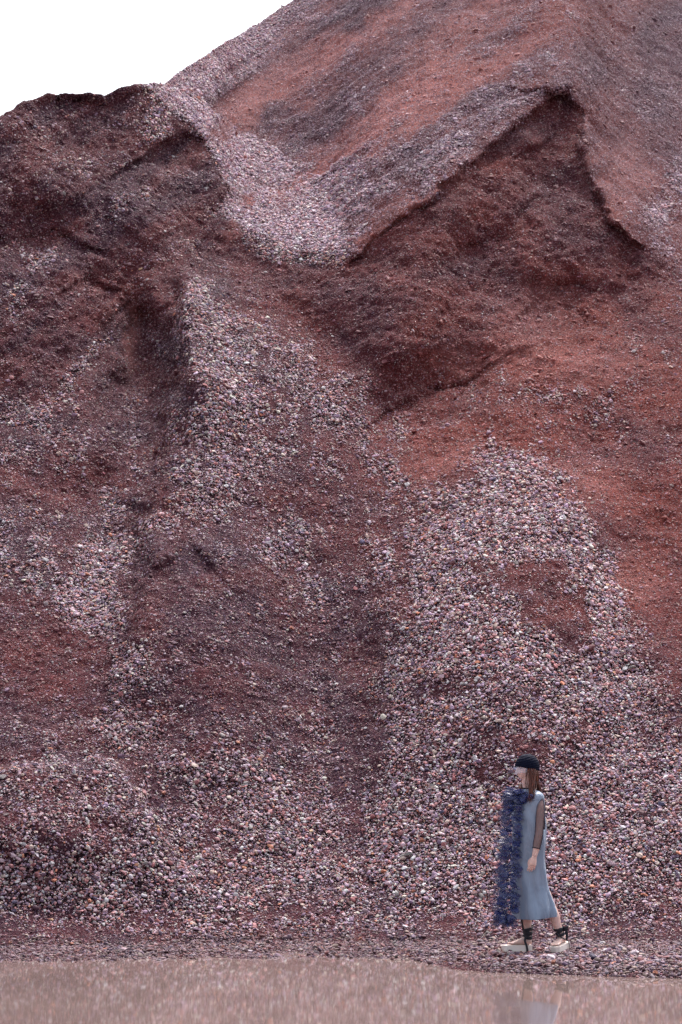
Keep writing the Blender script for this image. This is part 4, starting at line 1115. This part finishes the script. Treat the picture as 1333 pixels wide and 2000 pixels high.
# --- sandals
m_sole = simple_mat('white_rubber', lin((255, 240, 230)), 0.5, 0.04, 20, 0.0005, 300)
m_rib = simple_mat('black_ribbon', lin((26, 24, 36)), 0.55, 0.15, 80)
def sandal(heel, fr3, L, w, h, chamfer, back):
    f_, l_, u_ = fr3
    root = bpy.data.objects.new('sandal', None); col.objects.link(root); root.parent = person
    out = [(-back, -w * 0.78), (L * 0.55, -w), (L * 0.82, -w * 0.98), (L, -w * 0.45), (L, w * 0.45), (L * 0.82, w * 0.98), (L * 0.55, w), (-back, w * 0.78)]
    bm = bmesh.new()
    lo = [bm.verts.new(heel + f_ * (x_ - (chamfer if x_ > L * 0.9 else 0) * 0) + l_ * y_ - u_ * (h + 0.0)) for x_, y_ in out]
    hi = [bm.verts.new(heel + f_ * x_ + l_ * y_) for x_, y_ in out]
    n = len(out)
    bm.faces.new(hi); bm.faces.new(lo[::-1])
    for i in range(n): bm.faces.new((lo[i], lo[(i + 1) % n], hi[(i + 1) % n], hi[i]))
    for i in (3, 4): lo[i].co += -f_ * chamfer + u_ * 0.004
    bmesh.ops.recalc_face_normals(bm, faces=bm.faces)
    bmesh.ops.bevel(bm, geom=list(bm.edges), offset=0.004, segments=2, affect='EDGES')
    me_ = bpy.data.meshes.new('sole'); bm.to_mesh(me_); bm.free()
    link('sole', me_, root, m_sole, smooth=False)
    return root
def ribbon(parent, pts, w, name='strap', flat=0.0018, n=40, updir=Vector((0, 0, 1))):
    q = [Vector(v) for v in spline([tuple(p_) for p_ in pts], n)]
    rb = MB(); rb.tube(q, [(w, flat)] * len(q), 8, updir)
    return rb.build(name, m_rib, parent)
def ankle_wrap(parent, c0, axis, r0, r1, h, turns, w=0.015):
    pts = []
    ax = axis.normalized(); e1 = Vector((1, 0, 0)); e1 = (e1 - ax * e1.dot(ax)).normalized(); e2 = ax.cross(e1)
    m = int(turns * 12)
    for i in range(m + 1):
        a_ = 2 * math.pi * turns * i / m; u_ = i / m
        r_ = r0 + (r1 - r0) * u_ + 0.004
        zz = h * (u_ + 0.14 * math.sin(a_ * 0.5 + 1) + 0.05 * math.sin(a_))
        pts.append(c0 + ax * zz + e1 * (r_ * math.cos(a_)) + e2 * (r_ * math.sin(a_)))
    return ribbon(parent, pts, w, 'ankle_ribbon', n=m * 3, updir=ax)
# front sandal (flat on the ground)
h0 = Vector((0.045, 0.075, 0.062))
sa = sandal(h0, FF, 0.285, 0.055, 0.060, 0.025, 0.004)
tag(sa, 'front sandal, flat cream white platform sole')
ankle_wrap(sa, Vector((0.013, 0.075, 0.118)), Vector((-0.02, 0, 1)), 0.034, 0.044, 0.10, 4.5)
ribbon(sa, [(0.004, 0.036, 0.150), (-0.012, 0.028, 0.128), (-0.016, 0.020, 0.095), (-0.004, 0.0165, 0.062), (0.006, 0.0165, 0.004)], 0.010, updir=Vector((1, 0, 0.3)))
ribbon(sa, [(0.004, 0.114, 0.150), (-0.014, 0.122, 0.125), (-0.012, 0.130, 0.095), (0.0, 0.1335, 0.062), (0.006, 0.1335, 0.004)], 0.010, updir=Vector((1, 0, 0.3)))
ribbon(sa, [(-0.030, 0.05, 0.20), (-0.040, 0.045, 0.26), (-0.046, 0.045, 0.33)], 0.009, 'ribbon_tail', updir=Vector((1, 0, 0)))
# rear sandal (heel lifting)
h1 = Vector((0.350, 0.015, 0.096))
sb_ = sandal(h1, FB, 0.242, 0.050, 0.056, 0.012, 0.014)
tag(sb_, 'rear sandal, cream white platform turned out with its heel lifting')
ankle_wrap(sb_, Vector((0.307, -0.044, 0.148)), Vector((-0.35, 0, 1)), 0.033, 0.043, 0.09, 3.5, 0.013)
f_, l_, u_ = FB
ribbon(sb_, [Vector((0.272, -0.088, 0.175)), Vector((0.290, -0.096, 0.150)), h1 + f_ * 0.045 + l_ * 0.046 + u_ * 0.022, h1 + f_ * 0.03 + l_ * 0.0525, h1 + f_ * 0.028 + l_ * 0.0535 - u_ * 0.055], 0.008, updir=f_)
ribbon(sb_, [Vector((0.300, -0.090, 0.165)), Vector((0.262, -0.092, 0.148)), h1 + f_ * 0.10 - l_ * 0.03 + u_ * 0.045, h1 + f_ * 0.08 - l_ * 0.0535, h1 + f_ * 0.078 - l_ * 0.0535 - u_ * 0.05], 0.008, updir=f_)
for k_ in range(5):        # bow behind the ankle
    a_ = fr_.uniform(-0.7, 0.7)
    ribbon(sb_, [(0.325, -0.06, 0.195), (0.345 + 0.012 * a_, -0.075, 0.215 - 0.03 * a_), (0.358 + 0.01 * a_, -0.075, 0.20 - 0.045 * k_ / 2 + 0.04), (0.352 + 0.012 * a_, -0.07, 0.225 - 0.028 * k_)], 0.011, 'bow', n=14, updir=Vector((1, -0.4, 0.3 * a_)))
